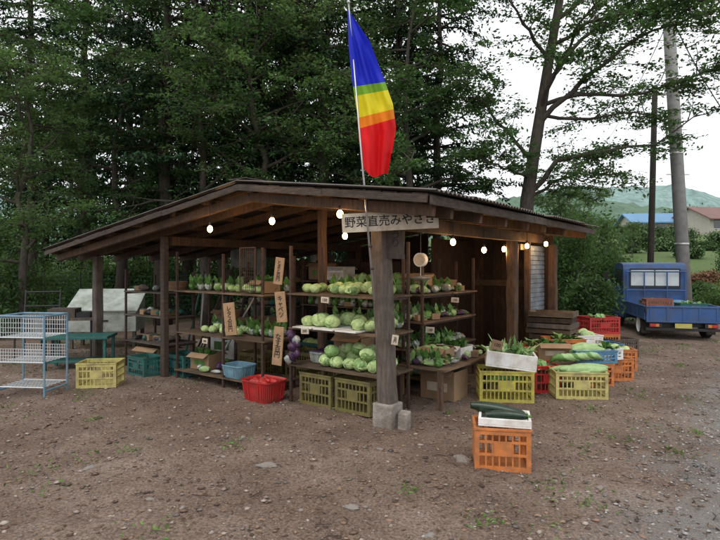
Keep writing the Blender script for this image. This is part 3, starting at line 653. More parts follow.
place_crate('blue_crate',600,8.4,0,.55,.4,.30,bluec,.1,(grnv,8,None),16); place_crate('orange_crate',598,9.2,0,.55,.4,.34,orangec,.1); place_crate('orange_crate',598,9.2,.345,.55,.4,.28,redc,.16,(grnv,6,None),3)
place_crate('grey_crate',618,8.9,0,.5,.36,.3,wood_grey,.3)
place_crate('orange_crate',585,7.75,0,.45,.34,.30,orangec,.1); place_crate('white_basket',584,7.75,.305,.4,.3,.2,foam,.2,(cab,8,(.06,.08),.9,1.0),3)
mb=MB()
for k in range(8):
    p=Vector((-.24+k*.065,-.12+k*.02,.0)); mb.path([p,p+Vector((.05,.0,.05)),p+Vector((.10,.01,.06)),p+Vector((.17,.03,.05)),p+Vector((.26,.05,.01))],[.010,.034,.042,.040,.012],ltgrn if k%3 else grnv,12)
mb.obj('gourds',loc=((566-360)/F*6.6,6.6,.335),smooth=True)
mb=MB(); mb.box((0,0,.15),(.62,.3,.30),wood_mid); mb.box((0,-.155,.2),(.64,.012,.06),wood_grey); mb.box((0,-.155,.08),(.64,.012,.06),wood_grey); mb.obj('wooden_box',loc=((560-360)/F*6.62,6.66,0),bevel=.004)
place_crate('white_basket',606,6.95,0.29,.3,.26,.14,white,.3,(grnv,5,None),12)
def placeP(o,px,d,z,rz=0): o.location=((px-360)/F*d,d,z); o.rotation_euler=(0,0,rz)
placeP(carton('cardboard_box',0,0,0,.40,.30,.20,0,card,grnv,10,21),552,6.95,.30,-.1)
mb=MB(); R=random.Random(8)
for k in range(11):
    z=k*.078; rz=R.uniform(-.08,.08); T_=Matrix.Translation((R.uniform(-.03,.03),R.uniform(-.02,.02),z))@Matrix.Rotation(rz,4,'Z'); mb.T=T_
    m=[wood_dk,wood_mid,wood_grey][k%3]
    mb.bx((-.3,-.22,0),(.3,.22,.01),m)
    for sy in(-1,1): mb.bx((-.3,sy*.21-.01,.01),(.3,sy*.21+.01,.062),m)
    for sx in(-1,1): mb.bx((sx*.29-.01,-.2,.01),(sx*.29+.01,.2,.074),m)
mb.obj('stacked_wooden_trays',loc=B(.42,3.55,0),rz=BR+.1)
g=gp(101,390,.2); crate('pale_yellow_crate',g,.12,.46,.34,.30,palec)
crate('teal_crate',B(-3.6,.30,0),BR,.46,.32,.28,teal); crate('teal_crate',B(-3.95,-.05,0),BR,.40,.30,.26,teal)
crate('olive_crate',B(-1.0,.30,0),BR,.44,.40,.34,oliv); crate('olive_crate',B(-.50,.30,0),BR,.44,.40,.34,oliv)
def tub(name,loc,rz,w,d,h,mat,fill=None):
    mb=MB(); n=32; vs=[];fs=[]
    prof=[(.80,0.0),(.84,.01),(.90,h*.5),(1.0,h-.01),(1.05,h),(1.05,h-.015),(.97,h-.02),(.82,.02)]
    for s,z in prof:
        for k in range(n):
            a=2*math.pi*k/n; c_,s__=math.cos(a),math.sin(a); e=.42; vs.append((w/2*s*math.copysign(abs(c_)**e,c_),d/2*s*math.copysign(abs(s__)**e,s__),z))
    for i in range(len(prof)-1):
        for k in range(n): fs.append((i*n+k,i*n+(k+1)%n,(i+1)*n+(k+1)%n,(i+1)*n+k))
    fs.append(tuple(range(n-1,-1,-1))); fs.append(tuple(range((len(prof)-1)*n,len(prof)*n)))
    mb.add(vs,fs,mat)
    for k in range(n):
        a=2*math.pi*(k+.5)/n; c_,s__=math.cos(a),math.sin(a); X_=math.copysign(abs(c_)**.42,c_);Y_=math.copysign(abs(s__)**.42,s__)
        mb.tube((w/2*.88*X_,d/2*.88*Y_,h*.15),(w/2*.99*X_,d/2*.99*Y_,h*.85),.006,mat,5)
    if fill:
        R=random.Random(4)
        for k in range(14): mb.ell((R.uniform(-w*.3,w*.3),R.uniform(-d*.3,d*.3),h*.85),(.05,.04,.04),fill,9,6,.05,sd=k)
    return smart(mb.obj(name,loc=loc,rz=rz))
gb=B(-1.62,-.05,0); tub('red_basket',(gb.x,gb.y,0),BR,.44,.34,.24,redc,redc)
tub('blue_tub',B(-2.35,.22,.125),BR,.36,.3,.16,ltblue)
crate('yellow_crate',B(-2.75,.95,0),BR,.5,.36,.3,oliv); crate('orange_crate',B(-2.1,1.2,0),BR,.5,.36,.35,oliv); crate('blue_crate',B(-1.9,1.9,0),BR,.5,.36,.35,bluec,(grnv,8,None),4); crate('green_crate',B(-2.6,1.9,0),BR,.5,.36,.35,teal,(cab,8,(.06,.09),.9,.9),4)
tub('white_tub',B(-1.12,.35,.425),BR,.2,.24,.12,bag,purple)
mb=MB()
for k in range(9): mb.ell((random.uniform(-.05,.05),random.uniform(-.03,.03),.05+k*.035),(.05,.045,.05),purple if k%3 else bag,10,7,.16,sd=k)
Bobj(mb,'aubergine_bag',smooth=True).location=B(-1.25,.02,.43)
mb=MB(); w,h=.26,.5
for k in range(9): mb.tube((-w/2+w*k/8,0,0),(-w/2+w*k/8,0,h),.0025,rust,4)
for k in range(13): mb.tube((-w/2,.005,h*k/12),(w/2,.005,h*k/12),.0025,rust,4)
for a,b in(((-w/2,0,0),(w/2,0,0)),((-w/2,0,h),(w/2,0,h)),((-w/2,0,-.0),(-w/2,0,h)),((w/2,0,0),(w/2,0,h))): mb.tube(a,b,.008,rust,6)
mb.obj('wire_mesh_panel',loc=B(-1.98,.03,1.2),rz=BR)
def text(body,size,parent,loc,rz,mat=ink,sx=1.0,vertical=False):
    if vertical: body='\n'.join(body)
    c=bpy.data.curves.new('lettering','FONT'); c.body=body; c.size=size; c.align_x='CENTER'; c.align_y='CENTER'; c.extrude=.001; c.space_line=.85 if vertical else 1
    c.materials.append(mat); c.offset=size*.010
    o=bpy.data.objects.new('lettering',c); coll.objects.link(o); o.parent=parent; o.location=loc; o.rotation_euler=(math.radians(90),0,rz); o.scale=(sx,1,1); return o
def board(name,px,py,d,w,h,mat,rz,txt,size,roll=0,vertical=True,sx=1):
    mb=MB(); mb.box((0,0,0),(w,.014,h),mat); o=mb.obj(name,loc=P(px,py,d),bevel=.002); o.rotation_euler=(0,roll,rz)
    if txt: text(txt,size,o,(0,-.0085,0),0,ink,sx,vertical)
    return o
board('shop_name_sign',390,221,4.83,.86,.17,signw,-.04,'野菜直売みやざき',.104,-.05,False,.98)
board('price_sign',279,271,5.66,.105,.28,ply,-.4,'とまと百円',.05,.12)
board('price_sign',281,307,5.64,.125,.32,ply,-.45,'キャベツ',.066,-.10)
board('price_sign',230,319,6.32,.17,.38,ply,-.5,'レタス百円',.07,-.12)
board('price_sign',278,346,5.60,.115,.40,ply,-.4,'なす百円',.072,.08)
board('hanging_notice_board',396,231,5.05,.17,.52,wood_grey,-.1,'きゅうり',.09,.03)
board('price_tag',395,340,4.95,.06,.09,signw,0,'百円',.03,.15)
board('price_tag',325,300,5.42,.09,.06,signw,-.5,'150',.04,.05,False); board('price_tag',305,331,5.48,.09,.06,signw,-.5,'200',.04,-.05,False); board('price_tag',430,330,6.2,.1,.07,signw,-.2,'100',.04,.05,False)
board('price_sign',497,345,5.78,.12,.10,card,-.1,'100',.05,.25,False)
board('price_tag',205,341,6.45,.08,.06,signw,-.5,'100',.035,.05,False); board('price_tag',455,300,6.5,.09,.06,signw,-.3,'100',.04,.05,False)
bulbs=[(210,229,6.05),(272,221,5.66),(340,214,5.0),(345,236,6.2),(453,242,5.95),(484,250,6.65),(504,249,7.3),(527,246,7.7),(546,244,8.0)]
for px,py,d in bulbs:
    p=P(px,py,d); mb=MB(); mb.ell((0,0,0),(.030,.030,.038),bulbm,12,8); mb.tube((0,0,.034),(0,0,.075),.014,blackm,8); mb.tube((0,0,.07),(0,0,.26),.003,blackm,4)
    o=mb.obj('light_bulb',loc=p,smooth=True)
    ld=bpy.data.lights.new('bulb_light','POINT'); ld.energy=5; ld.color=(1,.58,.26); ld.shadow_soft_size=.03; lo=bpy.data.objects.new('bulb_light',ld); coll.objects.link(lo); lo.parent=o; lo.location=(0,0,-.05)
mb=MB(); pb=[P(a,b,c)+Vector((0,0,.26)) for a,b,c in bulbs]
for a,b in zip(pb[4:],pb[5:]): mb.path([a.lerp(b,t/6)-Vector((0,0,.05*4*(t/6)*(1-t/6))) for t in range(7)],.004,blackm,4)
mb.obj('lamp_cord')
# flag and pole
mb=MB(); p0=P(374,300,4.80); p1=P(348.5,2,4.80); mb.tube(p0,p1,.010,steel,10,.007); mb.ell(p1,(.016,.016,.016),steel,8,6)
for z in(.35,.6): q=p0.lerp(p1,z*.3); mb.box(q+Vector((.01,.05,0)),(.03,.13,.02),rust)
mb.obj('flagpole',smooth=True)
def flagm(n,c):
    m=M(n,c,.75,.12,3); nt=m.node_tree; b=nt.nodes['Principled BSDF']; t=nt.nodes.new('ShaderNodeBsdfTranslucent'); t.inputs[0].default_value=(*c,1); x=nt.nodes.new('ShaderNodeMixShader'); x.inputs[0].default_value=.3
    nt.links.new(b.outputs[0],x.inputs[1]); nt.links.new(t.outputs[0],x.inputs[2]); nt.links.new(x.outputs[0],nt.nodes['Material Output'].inputs[0]); return m
fb=flagm('flag_blue',(.02,.035,.60)); fy=flagm('flag_yellow',(.80,.68,.02)); fg=flagm('flag_green',(.20,.42,.03)); fo=flagm('flag_orange',(.85,.24,.01)); fr=flagm('flag_red',(.75,.008,.012))
Lp=[(347.5,10),(348.5,45),(352,80),(357,112),(359,140),(364,168)]; Rp=[(350,12),(370,42),(383,76),(393,104),(396,128),(388,179)]
mb=MB(); ns=60;nu=26; vs=[]
def lp(A,t):
    x=t*(len(A)-1);i=min(int(x),len(A)-2);f=x-i; f=f*f*(3-2*f)*.4+f*.6; return (A[i][0]*(1-f)+A[i+1][0]*f,A[i][1]*(1-f)+A[i+1][1]*f)
for i in range(ns+1):
    s=i/ns;a=lp(Lp,s);b=lp(Rp,s)
    for j in range(nu+1):
        u=j/nu; d=4.80-(.045*math.sin(u*13+s*5)*(.4+.6*u)+.035*math.sin(s*8+u*4)+.02*math.sin(u*22-s*9))*min(1,s*3)*min(1,u*4); px=a[0]+(b[0]-a[0])*u; py=a[1]+(b[1]-a[1])*u+(5*math.sin(u*math.pi*1.5) if s>.9 else 0); vs.append(tuple(P(px,py,d)))
mb.v=list(vs)
for m,(a,b) in((fb,(0,.44)),(fg,(.44,.50)),(fy,(.50,.65)),(fo,(.65,.71)),(fr,(.71,1.01))):
    k=mb.mi(m)
    for i in range(ns):
        if a<=i/ns<b:
            for j in range(nu): mb.f.append((i*(nu+1)+j,i*(nu+1)+j+1,(i+1)*(nu+1)+j+1,(i+1)*(nu+1)+j)); mb.m.append(k)
mb.obj('rainbow_flag',smooth=True)
# ---------------------------------------------------------------- left objects
def wirecart(name,loc,rz):
    mb=MB(); w,d,h=.56,.40,.92
    for x in(-w/2,w/2):
        for y in(-d/2,d/2): mb.tube((x,y,0),(x,y,h),.012,blwire,8)
        mb.tube((x,-d/2,h),(x,d/2,h),.012,blwire,8); mb.tube((x,-d/2,.08),(x,d/2,.08),.012,blwire,8)
    for z in(.12,.40,.68):
        for y in(-d/2,d/2): mb.tube((-w/2,y,z),(w/2,y,z),.008,whwire,8)
        for k in range(1,14): mb.tube((-w/2+w*k/14,-d/2,z),(-w/2+w*k/14,d/2,z),.003,whwire,4)
        for k in range(1,6): mb.tube((-w/2,-d/2+d*k/6,z+.004),(w/2,-d/2+d*k/6,z+.004),.003,whwire,4)
    for y in(-d/2,d/2):
        for z0,z1 in((.68,.90),(.40,.55)):
            for k in range(1,18): mb.tube((-w/2+w*k/18,y,z0),(-w/2+w*k/18,y,z1),.003,whwire,4)
            for k in range(1,5): mb.tube((-w/2,y+.004,z0+(z1-z0)*k/4),(w/2,y+.004,z0+(z1-z0)*k/4),.0035,whwire,4)
    mb.tube((-w/2,-d/2,h),(w/2,-d/2,h),.012,blwire,8); mb.tube((-w/2,d/2,h),(w/2,d/2,h),.012,blwire,8)
    return mb.obj(name,loc=loc,rz=rz)
g=gp(20,399); wirecart('wire_cage_cart',(g.x+.0,g.y+.25,0),-.1)
mb=MB()
mb.bx((-.45,-.25,.44),(.45,.25,.48),teal)
for x in(-.4,.4):
    for y in(-.2,.2): mb.bx((x-.02,y-.02,-.03),(x+.02,y+.02,.44),teal)
mb.bx((-.38,-.17,.10),(.38,.17,.13),teal); mb.obj('green_bench',loc=((80-360)/F*7.9,7.9,0),rz=.15,bevel=.004)
mb=MB(); mb.bx((-.4,-.3,.62),(.4,.3,.66),wood_grey)
for x in(-.36,.36):
    for y in(-.26,.26): mb.tube((x,y,-.02),(x,y,.62),.018,blackm)
mb.bx((-.3,-.2,.661),(.1,.15,.80),wood_grey); mb.bx((.12,-.2,.661),(.32,.1,.74),blackm); mb.obj('work_table',loc=((72-360)/F*8.8,8.8,0),rz=.2)
mb=MB()
for x in(-.22,.22):
    mb.path([(x,-.24,0),(x,-.22,.42),(x,.2,.44),(x,.3,.95)],.012,blackm,7); mb.path([(x,.26,0),(x,.18,.44)],.012,blackm,7)
mb.bx((-.21,-.2,.435),(.21,.2,.455),blackm)
for z in(.62,.72,.92): mb.tube((-.22,.2+(z-.44)*.2,z),(.22,.2+(z-.44)*.2,z),.012,blackm)
o=mb.obj('stacking_chair',loc=((38-360)/F*8.6,8.6,0),rz=.3); o.scale=(1.15,1.15,1.15)
wp=M('white_painted_panel',(.42,.46,.42),.5,.15,3,dirt=(.20,.22,.17),dscale=4); mb=MB()
mb.prism([(-.3,.30),(.3,.30),(.3,.98),(-.3,.66)],-.58,.58,wp); mb.prism([(-.34,.665),(.32,1.02),(.32,1.05),(-.34,.695)],-.62,.62,wp)
for x in(-.54,.54):
    for y in(-.26,.26): mb.bx((x-.03,y-.03,-.03),(x+.03,y+.03,.30),wood_grey)
mb.box((0,-.31,.5),(.2,.015,.03),blackm); mb.obj('white_storage_chest',loc=((108-360)/F*10.0,10.0,0),rz=.12,bevel=.008)
mb=MB(); a=Vector((-13,15.5,0)); b=Vector((-4.5,14.5,0))
for k in range(9):
    p=a.lerp(b,k/8); p.z=gz(p.x,p.y); mb.tube(p,p+Vector((0,0,1.3)),.02,blackm,6)
for j in range(1,12):
    q=[]
    for k in range(9): p=a.lerp(b,k/8); q.append(Vector((p.x,p.y,gz(p.x,p.y)+j*.11)))
    mb.path(q,.004,teal,4)
mb.obj('net_fence')
# ---------------------------------------------------------------- truck
TR=-.235; TO=Vector((6.42,10.75,0))
def truck():
    mb=MB(); W=.70
    mb.bx((-.45,.1,.26),(.45,3.05,.36),blackm)
    mb.bx((-W,.03,.40),(W,1.93,.45),tblue)
    for k in range(6): mb.bx((-W+.02,.15+k*.33,.36),(W-.02,.19+k*.33,.40),blackm)
    mb.bx((-W,-.03,.36),(W,.0,.71),tblue)
    for z in(.37,.675): mb.bx((-W-.005,-.045,z),(W+.005,-.031,z+.03),tblue)
    for x in(-.62,-.3,.0,.3,.62): mb.bx((x-.02,-.042,.401),(x+.02,-.031,.674),tblue)
    for x in(-W-.012,W+.012): mb.bx((x-.015,-.05,.58),(x+.015,.03,.69),blackm)
    for s in(-1,1):
        mb.bx((s*W-.015+s*.016,.031,.41),(s*W+.015+s*.016,1.93,.71),tblue)
        for z in(.42,.67): mb.bx((s*(W+.032)-.006,.05,z),(s*(W+.032)+.006,1.9,z+.03),tblue)
        for k in range(5): mb.bx((s*(W+.032)-.005,.15+k*.42,.452),(s*(W+.032)+.005,.18+k*.42,.668),tblue)
        mb.bx((s*.52-.12,-.02,.26),(s*.52+.12,.05,.35),blackm); mb.bx((s*.58-.05,-.03,.275),(s*.58+.05,-.021,.335),redc); mb.bx((s*.49-.035,-.03,.275),(s*.49+.035,-.021,.335),carrot)
        mb.bx((s*.62-.09,.30,.10),(s*.62+.09,.312,.36),rubber)
    mb.bx((-.16,-.03,.25),(.16,-.022,.35),M('faded_plate',(.42,.38,.12),.5)); mb.bx((-.7,.0,.19),(.7,.05,.25),blackm)
    prof=[(1.98,.28),(1.98,1.46),(2.00,1.52),(2.05,1.57),(2.14,1.605),(2.45,1.625),(2.75,1.605),(2.86,1.57),(2.93,1.50),(3.20,1.02),(3.26,.86),(3.29,.70),(3.30,.28)]
    mb.prism(prof,-W,W,tblue)
    mb.bx((-.53,1.968,1.06),(.53,1.979,1.44),glass)
    for a in((-.56,1.0,.56,1.05),(-.56,1.445,.56,1.48)): mb.bx((a[0],1.962,a[1]),(a[2],1.979,a[3]),blackm)
    for x in(-.55,0,.55): mb.bx((x-.014,1.963,1.051),(x+.014,1.979,1.444),blackm)
    for s in(-1,1):
        x=s*(W+.004); mb.prism([(2.12,1.05),(2.12,1.46),(2.78,1.46),(3.02,1.05)],x-.004,x+.004,darkgl); mb.bx((x-.004,2.08,.38),(x+.004,2.09,1.48),blackm); mb.bx((x-.008,2.15,.9),(x+.012,2.28,.93),blackm)
        mb.tube((s*W,2.95,1.15),(s*(W+.16),3.0,1.25),.01,blackm); mb.box((s*(W+.18),3.0,1.28),(.12,.04,.2),blackm)
    mb.add([(-.6,2.945,1.50),(.6,2.945,1.50),(.6,3.215,1.02),(-.6,3.215,1.02)],[(0,1,2,3)],darkgl)
    for x in(-.64,-.25,.25,.64): mb.tube((x,1.9,.45),(x,1.9,1.40),.016,tblue)
    for z in(.95,1.40): mb.tube((-.66,1.9,z),(.66,1.9,z),.018,tblue)
    for y in(.62,2.72):
        for s in(-1,1):
            x=s*.63; n=24; vs=[];fs=[]; pr=[(-.07,.17),(-.075,.24),(-.05,.27),(.05,.27),(.075,.24),(.07,.17),(.03,.15),(.03,.05)]
            for (dx,r_) in pr:
                for k in range(n): a=2*math.pi*k/n; vs.append((x+s*dx,y+r_*math.cos(a),.262+r_*math.sin(a)))
            for i in range(5):
                for k in range(n): fs.append((i*n+k,i*n+(k+1)%n,(i+1)*n+(k+1)%n,(i+1)*n+k))
            mb.add(vs,fs,rubber); fs=[]
            for i in range(5,7):
                for k in range(n): fs.append((i*n+k,i*n+(k+1)%n,(i+1)*n+(k+1)%n,(i+1)*n+k))
            mb.add(vs,fs+[tuple(7*n+k for k in range(n))],white); mb.add(vs,[tuple(k for k in range(n))],blackm)
    o=mb.obj('parked_pickup_truck',loc=TO,rz=TR,bevel=.009); o.scale=(.96,.96,.96); return o
tk=truck()
R_=Matrix.Rotation(TR,3,'Z')
def tl(x,y,z): return TO+R_@Vector((x,y,z))*.96
crate('brown_crate',tl(-.35,.5,.452),TR,.5,.36,.36,M('brown_crate_plastic',(.24,.085,.06),.5,.2))
crate('green_crate',tl(.30,.5,.452),-.2,.5,.36,.28,teal,(grnv,10,None),7); crate('green_crate',tl(-.2,1.3,.452),-.2,.5,.36,.28,oliv,(grnv,10,None),8)
mb=MB(); mb.ell((0,0,.14),(.34,.28,.16),bluec,20,10,.12,sd=3); mb.ell((.2,.2,.14),(.25,.2,.12),ltblue,20,10,.15,sd=5); mb.obj('blue_tarpaulin',loc=tl(.3,1.4,.455),smooth=True)
# ---------------------------------------------------------------- poles and wires
mb=MB(); b0=P(687,300,14); b0.z=-.2; t0=P(667.5,0,14); dv=(t0-b0); tp=b0+dv*1.35
mb.path([b0,b0.lerp(tp,.5),tp],[.165,.15,.13],polec,16)
for z in(2.2,4.5,6.4): 
    p=b0.lerp(tp,z/(tp.z)); mb.tube(p-Vector((0,0,.03)),p+Vector((0,0,.03)),.178-.004*z,steel,16)
q=b0.lerp(tp,.93); mb.bx((q.x-.9,q.y-.05,q.z-.05),(q.x+.9,q.y+.05,q.z+.05),steel)
for k in range(5): mb.tube(b0.lerp(tp,.35+.1*k)+Vector((-.3,0,0)),b0.lerp(tp,.35+.1*k)+Vector((.3,0,0)),.012,steel,5)
mb.obj('utility_pole',smooth=True)
mb=MB(); c0=P(649,262,10.6); c0.z=-.1; c0.x=P(650,262,11.3).x; c0.y=14.5; c0.x=(649-360)/F*14.5; c1=P(655,86,14.5); mb.path([c0,c1],[.085,.07],M('dark_wood_pole',(.06,.05,.045),.9,.2),10)
mb.bx((c1.x-.3,c1.y-.03,c1.z-.25),(c1.x+.3,c1.y+.03,c1.z-.19),steel); mb.obj('wooden_pole',smooth=True)
mb=MB()
def wire(a,b,sag,r=.012): mb.path([a.lerp(b,t/14)-Vector((0,0,sag*4*(t/14)*(1-t/14))) for t in range(15)],r,blackm,4)
wire(c1,P(668,60,14),.15); wire(P(668,10,14),P(760,150,18),.5,.015); wire(c1,P(590,120,30),.6); wire(P(669,20,14),Vector((26,60,14)),.8); wire(P(668,-30,14),P(500,-40,26),.8)
mb.obj('overhead_wires')
# ---------------------------------------------------------------- houses
def house(name,px,d,w,dep,hw,hr,rz,wallm,roofm):
    x0=(px-360)/F*d; e=bpy.data.objects.new(name,None); coll.objects.link(e); e.location=(x0,d,gz(x0,d)-.1); e.rotation_euler=(0,0,rz)
    mb=MB(); mb.bx((-w/2,-dep/2,-1),(w/2,dep/2,hw),wallm); mb.prism([(-dep/2,hw+.001),(dep/2,hw+.001),(0,hw+hr)],-w/2,w/2,wallm); mb.obj('walls',e)
    mb=MB()
    for s in(-1,1):
        a=(s*(dep/2+.7),hw-.7*hr/(dep/2)+.05); b=(0,hw+hr+.05)
        mb.prism([a,b,(b[0],b[1]+.18),(a[0],a[1]+.18)] if s>0 else [a,(a[0],a[1]+.18),(b[0],b[1]+.18),b],-w/2-.6,w/2+.6,roofm)
    mb.obj('roof',e)
    mb=MB()
    for x in np.arange(-w/2+1.3,w/2-1,2.6): mb.bx((x-.6,-dep/2-.04,.9),(x+.6,-dep/2-.003,2.2),darkgl); mb.bx((x-.68,-dep/2-.06,.82),(x+.68,-dep/2-.041,.9),white)
    mb.obj('windows',e)
hwall=M('house_wall',(.42,.39,.34),.8,.1,2); rred=M('red_brown_roof',(.17,.085,.07),.6,.15,1); rblue=M('blue_roof',(.10,.23,.38),.5,.1,1); rgry=M('roof_brown',(.15,.10,.09),.6,.15,1)
house('village_house',716,80,9,7,2.4,1.7,.2,hwall,rred)
house('village_house',656,84,9,6,2.3,1.3,-.1,hwall,rblue)
house('village_house',694,96,7,6,2.6,1.8,.4,hwall,rgry)
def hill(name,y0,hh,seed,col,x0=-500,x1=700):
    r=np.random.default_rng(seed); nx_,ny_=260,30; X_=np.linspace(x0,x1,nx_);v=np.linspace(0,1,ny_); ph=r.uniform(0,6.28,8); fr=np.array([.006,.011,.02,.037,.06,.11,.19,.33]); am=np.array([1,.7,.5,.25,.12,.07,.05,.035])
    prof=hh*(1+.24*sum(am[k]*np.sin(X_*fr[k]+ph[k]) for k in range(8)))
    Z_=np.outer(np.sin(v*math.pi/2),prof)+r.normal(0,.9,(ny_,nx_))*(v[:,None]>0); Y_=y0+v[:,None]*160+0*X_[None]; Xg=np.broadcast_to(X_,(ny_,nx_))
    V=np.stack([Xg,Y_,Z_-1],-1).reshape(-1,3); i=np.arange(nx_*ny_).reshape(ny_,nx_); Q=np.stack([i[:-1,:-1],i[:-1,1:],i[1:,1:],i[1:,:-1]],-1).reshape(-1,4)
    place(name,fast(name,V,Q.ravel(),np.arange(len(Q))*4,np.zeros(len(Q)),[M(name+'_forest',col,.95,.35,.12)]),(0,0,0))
hill('wooded_hill',200,31,3,(.085,.145,.095)); hill('hazy_far_hill',430,66,5,(.19,.28,.26),-900,1100)  # farther hill gets a paler colour, distance haze painted in
# ---------------------------------------------------------------- trees
con=[conifer(11,12,.20,2.6,2.7),conifer(12,12.5,.17,3.2,2.4),conifer(13,11.5,.15,2.0,2.2)]
R=random.Random(21)
for k,(px,d,s) in enumerate([(163,13.6,1),(186,16,1.1),(230,14.6,1),(262,16.2,1.1),(287,14.2,1.05),(130,17.5,1.1),(88,20,1.2),(398,16.5,1.1),(440,15.2,1.0),(350,18,1.15),(30,19,1.2),(328,14.8,1)]):
    x=(px-360)/F*d; place('conifer_tree',con[k%3],(x,d,gz(x,d)-.05),R.uniform(0,6.28),s)
dec=[decid(31,8,2.6,lf_dec,.085),decid(32,7,2.4,lf_lt,.085),decid(33,9,2.8,lf_dec,.10)]
for k,(px,d,s) in enumerate([(28,11.5,.85),(118,14.5,1.05),(205,13.2,1.05),(320,13.4,1.1),(412,13.4,1.05),(-45,13,1.1),(255,12.9,1.15),(606,19,.42),(585,24,.7),(740,30,.38),(632,38,.36),(560,17,.55)]):
    x=(px-360)/F*d; place('broadleaf_tree',dec[(k+1)%3 if k<7 else 1],(x,d,gz(x,d)-.05),R.uniform(0,6.28),s)
T=Plant(77); D0=12.6
org=P(524,265,D0); org.z=0
def LP(lst): return [P(px,py,d)-org for px,py,d in lst]
tr=LP([(522,345,D0),(525,250,D0),(527,200,D0),(533,160,D0),(541,110,D0),(549,60,D0),(558,10,D0),(566,-40,D0),(572,-90,D0)]); tr[0].z=-.1
T.mb.path(tr,[.21,.17,.155,.14,.125,.11,.095,.075,.05],barkg,10)
limbs=[([(528,195,12.6),(560,165,12.4),(600,150,12.2),(650,140,12),(705,120,11.8)],.07),([(533,165,12.6),(505,130,12.5),(480,100,12.3),(455,85,12.0)],.05),
([(538,125,12.6),(570,85,12.3),(610,55,12),(650,35,11.6),(700,20,11.2)],.07),([(545,85,12.6),(585,40,12.8),(620,10,13),(660,-20,13.2)],.06),([(548,60,12.6),(525,30,12.3),(505,0,12),(490,-30,12)],.05),
([(528,200,12.6),(550,185,12.9),(580,178,13.3),(615,172,13.8)],.045),([(543,105,12.6),(580,100,12.2),(630,95,11.8),(690,70,11.4),(735,60,11.2)],.055),([(556,20,12.6),(600,-10,12.2),(650,-20,11.8),(710,-15,11.5)],.06),
([(530,180,12.6),(500,165,12.2),(470,158,11.8)],.04),([(560,0,12.6),(540,-30,12),(520,-50,11.5),(480,-60,11)],.05),([(541,110,12.6),(560,60,11.6),(585,15,10.8),(600,-20,10.2)],.05),([(541,115,12.6),(590,120,13),(635,112,13.4),(660,120,13.6)],.045),
([(552,45,12.6),(590,20,12),(640,5,11.5),(690,0,11.2),(730,15,11)],.05)]
for l,rr in limbs:
    q=LP(l); n=len(q)
    for k in range(1,n): q[k]+=Vector(T.r.normal(0,.08,3))
    qq=[interp(q,t) for t in np.linspace(0,1,10)]; qq=[qq[0]]+[v+Vector(T.r.normal(0,.035,3)) for v in qq[1:]]
    T.mb.path(qq,[rr*(1-.85*k/9) for k in range(10)],barkg,7,False); twigs(T,qq,.014,19,(.6,1.4),20,.10,.2,6,droop=-.05)
place('broadleaf_tree',T.mesh('tree_big',barkg,lf_dec),org)
T=Plant(50); r=T.r
for k in range(44):
    d=r.uniform(24,36); px=r.uniform(-80,440) ; x=(px-360)/F*d; H=r.uniform(9,16); T.mb.path([(x,d,-.2),(x+r.normal(0,.2),d,H)],[.22,.05],bark,7)
    for j in range(24):
        z=r.uniform(.08,1)*H; rr=2.2*(1.1-z/H*.7); c=np.array([x+r.normal(0,rr*.55),d+r.normal(0,rr*.5),z]); m=45
        C=c+r.normal(0,1,(m,3))*np.array([.55,.55,.3]); D=r.normal(0,1,(m,3)); Nn=r.normal(0,.6,(m,3)); Nn[:,2]+=.8; Ls=r.uniform(.14,.36,m); T.leaves(C,D,Nn,Ls,Ls*.5)
place('distant_trees',T.mesh('distant_trees',bark,lf_far),(0,0,0))
T=Plant(51); r=T.r
for k in range(70):
    d=r.uniform(100,150); px=r.uniform(560,900); x=(px-360)/F*d; H=r.uniform(3,6.5); zb=gz(x,d)
    T.mb.path([(x,d,zb-.2),(x,d,zb+H)],[.2,.05],bark,5)
    for j in range(14):
        z=zb+r.uniform(.15,1)*H; c=np.array([x+r.normal(0,1.6),d+r.normal(0,1.3),z]); m=40
        C=c+r.normal(0,1,(m,3))*np.array([.8,.7,.6]); D=r.normal(0,1,(m,3)); Nn=r.normal(0,.6,(m,3)); Nn[:,2]+=.8; Ls=r.uniform(.3,.8,m); T.leaves(C,D,Nn,Ls,Ls*.6)
place('distant_trees',T.mesh('distant_trees_b',bark,lf_mid),(0,0,0))
def bpx(name,px,d,rad,n,size,lm,seed,lumps=9):
    x=(px-360)/F*d; return bush(name,(x,d,gz(x,d)-.05),rad,n,size,lm,lumps,seed)
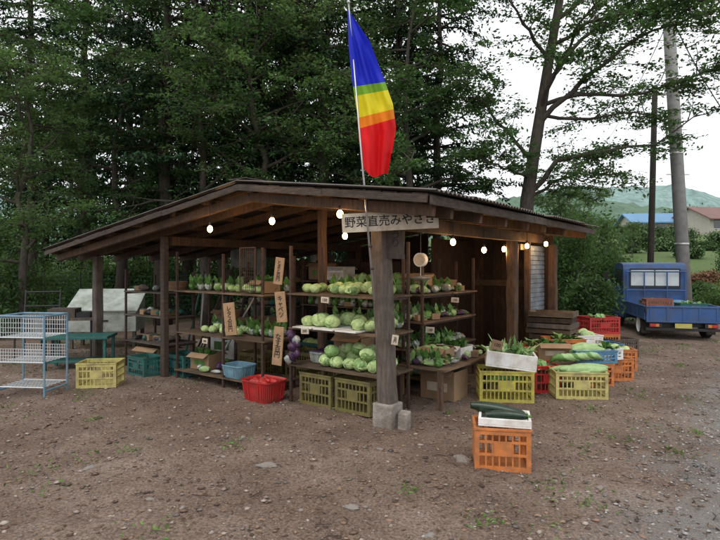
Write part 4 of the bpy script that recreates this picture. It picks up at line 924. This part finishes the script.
for k,(px,d,rad,n,lm) in enumerate([(612,14.5,(.9,.8,1.9),6000,lf_lt),(640,18,(1.3,1,.9),4000,lf_lt),(700,18.5,(1.2,1.0,.8),4000,lf_dec),(738,15,(1.1,1,1.3),5000,lf_lt),(592,12,(.7,.7,1.2),5000,lf_dec),(575,16,(1.4,1,2.7),7000,lf_lt),
 (655,24,(1.2,.8,1.0),4000,lf_red),(610,25,(1.8,1.2,2.2),5000,lf_lt),(560,19,(2,1.5,3.6),7000,lf_dec),(735,30,(1.6,1.2,1.6),4000,lf_mid),(775,24,(2,1.5,1.6),5000,lf_dec),(688,38,(1.4,1.2,1.3),4000,lf_mid),(632,42,(2,1.5,2.0),4000,lf_mid),(705,27,(1.1,.8,.8),3000,lf_red),(668,46,(2,1.2,1.6),4000,lf_mid),(718,52,(2.4,1.2,1.5),4000,lf_mid),(676,62,(3,1.2,1.8),4000,lf_mid),(640,60,(3,1.2,2.2),4000,lf_mid),
 (10,13,(1.4,1.1,1.5),6000,lf_lt),(60,16,(1.8,1.2,1.3),6000,lf_lt),(-40,11,(1.3,1,1.5),5000,lf_dec),(120,19,(2.5,1.5,1.8),6000,lf_lt),(180,16,(1.8,1.2,2.0),6000,lf_dec),(250,15.5,(2,1,2.2),6000,lf_dec),(330,15.5,(2,1,2.2),5000,lf_dec),(490,14,(1.5,1,2.2),6000,lf_dec),(0,22,(3,2,2.8),6000,lf_dec)]):
    bpx('shrub',px,d,rad,n,.10 if d<18 else (.16 if d<35 else .26),lm,200+k,16)
# ---------------------------------------------------------------- light, sky, camera
w=bpy.data.worlds.new('World'); scene.world=w; w.use_nodes=True; nt=w.node_tree; N=nt.nodes; L=nt.links; bg=N['Background']
sky=N.new('ShaderNodeTexSky'); sky.sky_type='NISHITA'; sky.sun_disc=False; sky.sun_elevation=math.radians(55); sky.sun_rotation=math.radians(200); sky.dust_density=4
mx=N.new('ShaderNodeMix'); mx.data_type='RGBA'; mx.inputs['Factor'].default_value=.9; L.new(sky.outputs[0],mx.inputs['A']); mx.inputs['B'].default_value=(12.6,12.9,13.2,1); L.new(mx.outputs['Result'],bg.inputs[0]); bg.inputs[1].default_value=.112
sl=bpy.data.lights.new('sun','SUN'); sl.energy=1.0; sl.angle=math.radians(25); sl.color=(1,.96,.9); so=bpy.data.objects.new('sun',sl); coll.objects.link(so)
el=math.radians(55); az=math.radians(200); dirv=Vector((math.sin(az)*math.cos(el),math.cos(az)*math.cos(el),math.sin(el))); so.rotation_euler=dirv.to_track_quat('Z','Y').to_euler()
cd=bpy.data.cameras.new('camera'); cam=bpy.data.objects.new('camera',cd); coll.objects.link(cam); cam.location=(0,0,CH); cam.rotation_euler=(math.radians(90),0,0); cd.sensor_width=36; cd.lens=F/720*36; cd.shift_y=-(270-HY)/720; cd.clip_start=.05; cd.clip_end=3000
scene.camera=cam
scene.view_settings.view_transform='Standard'; scene.view_settings.look='None'; scene.view_settings.exposure=0
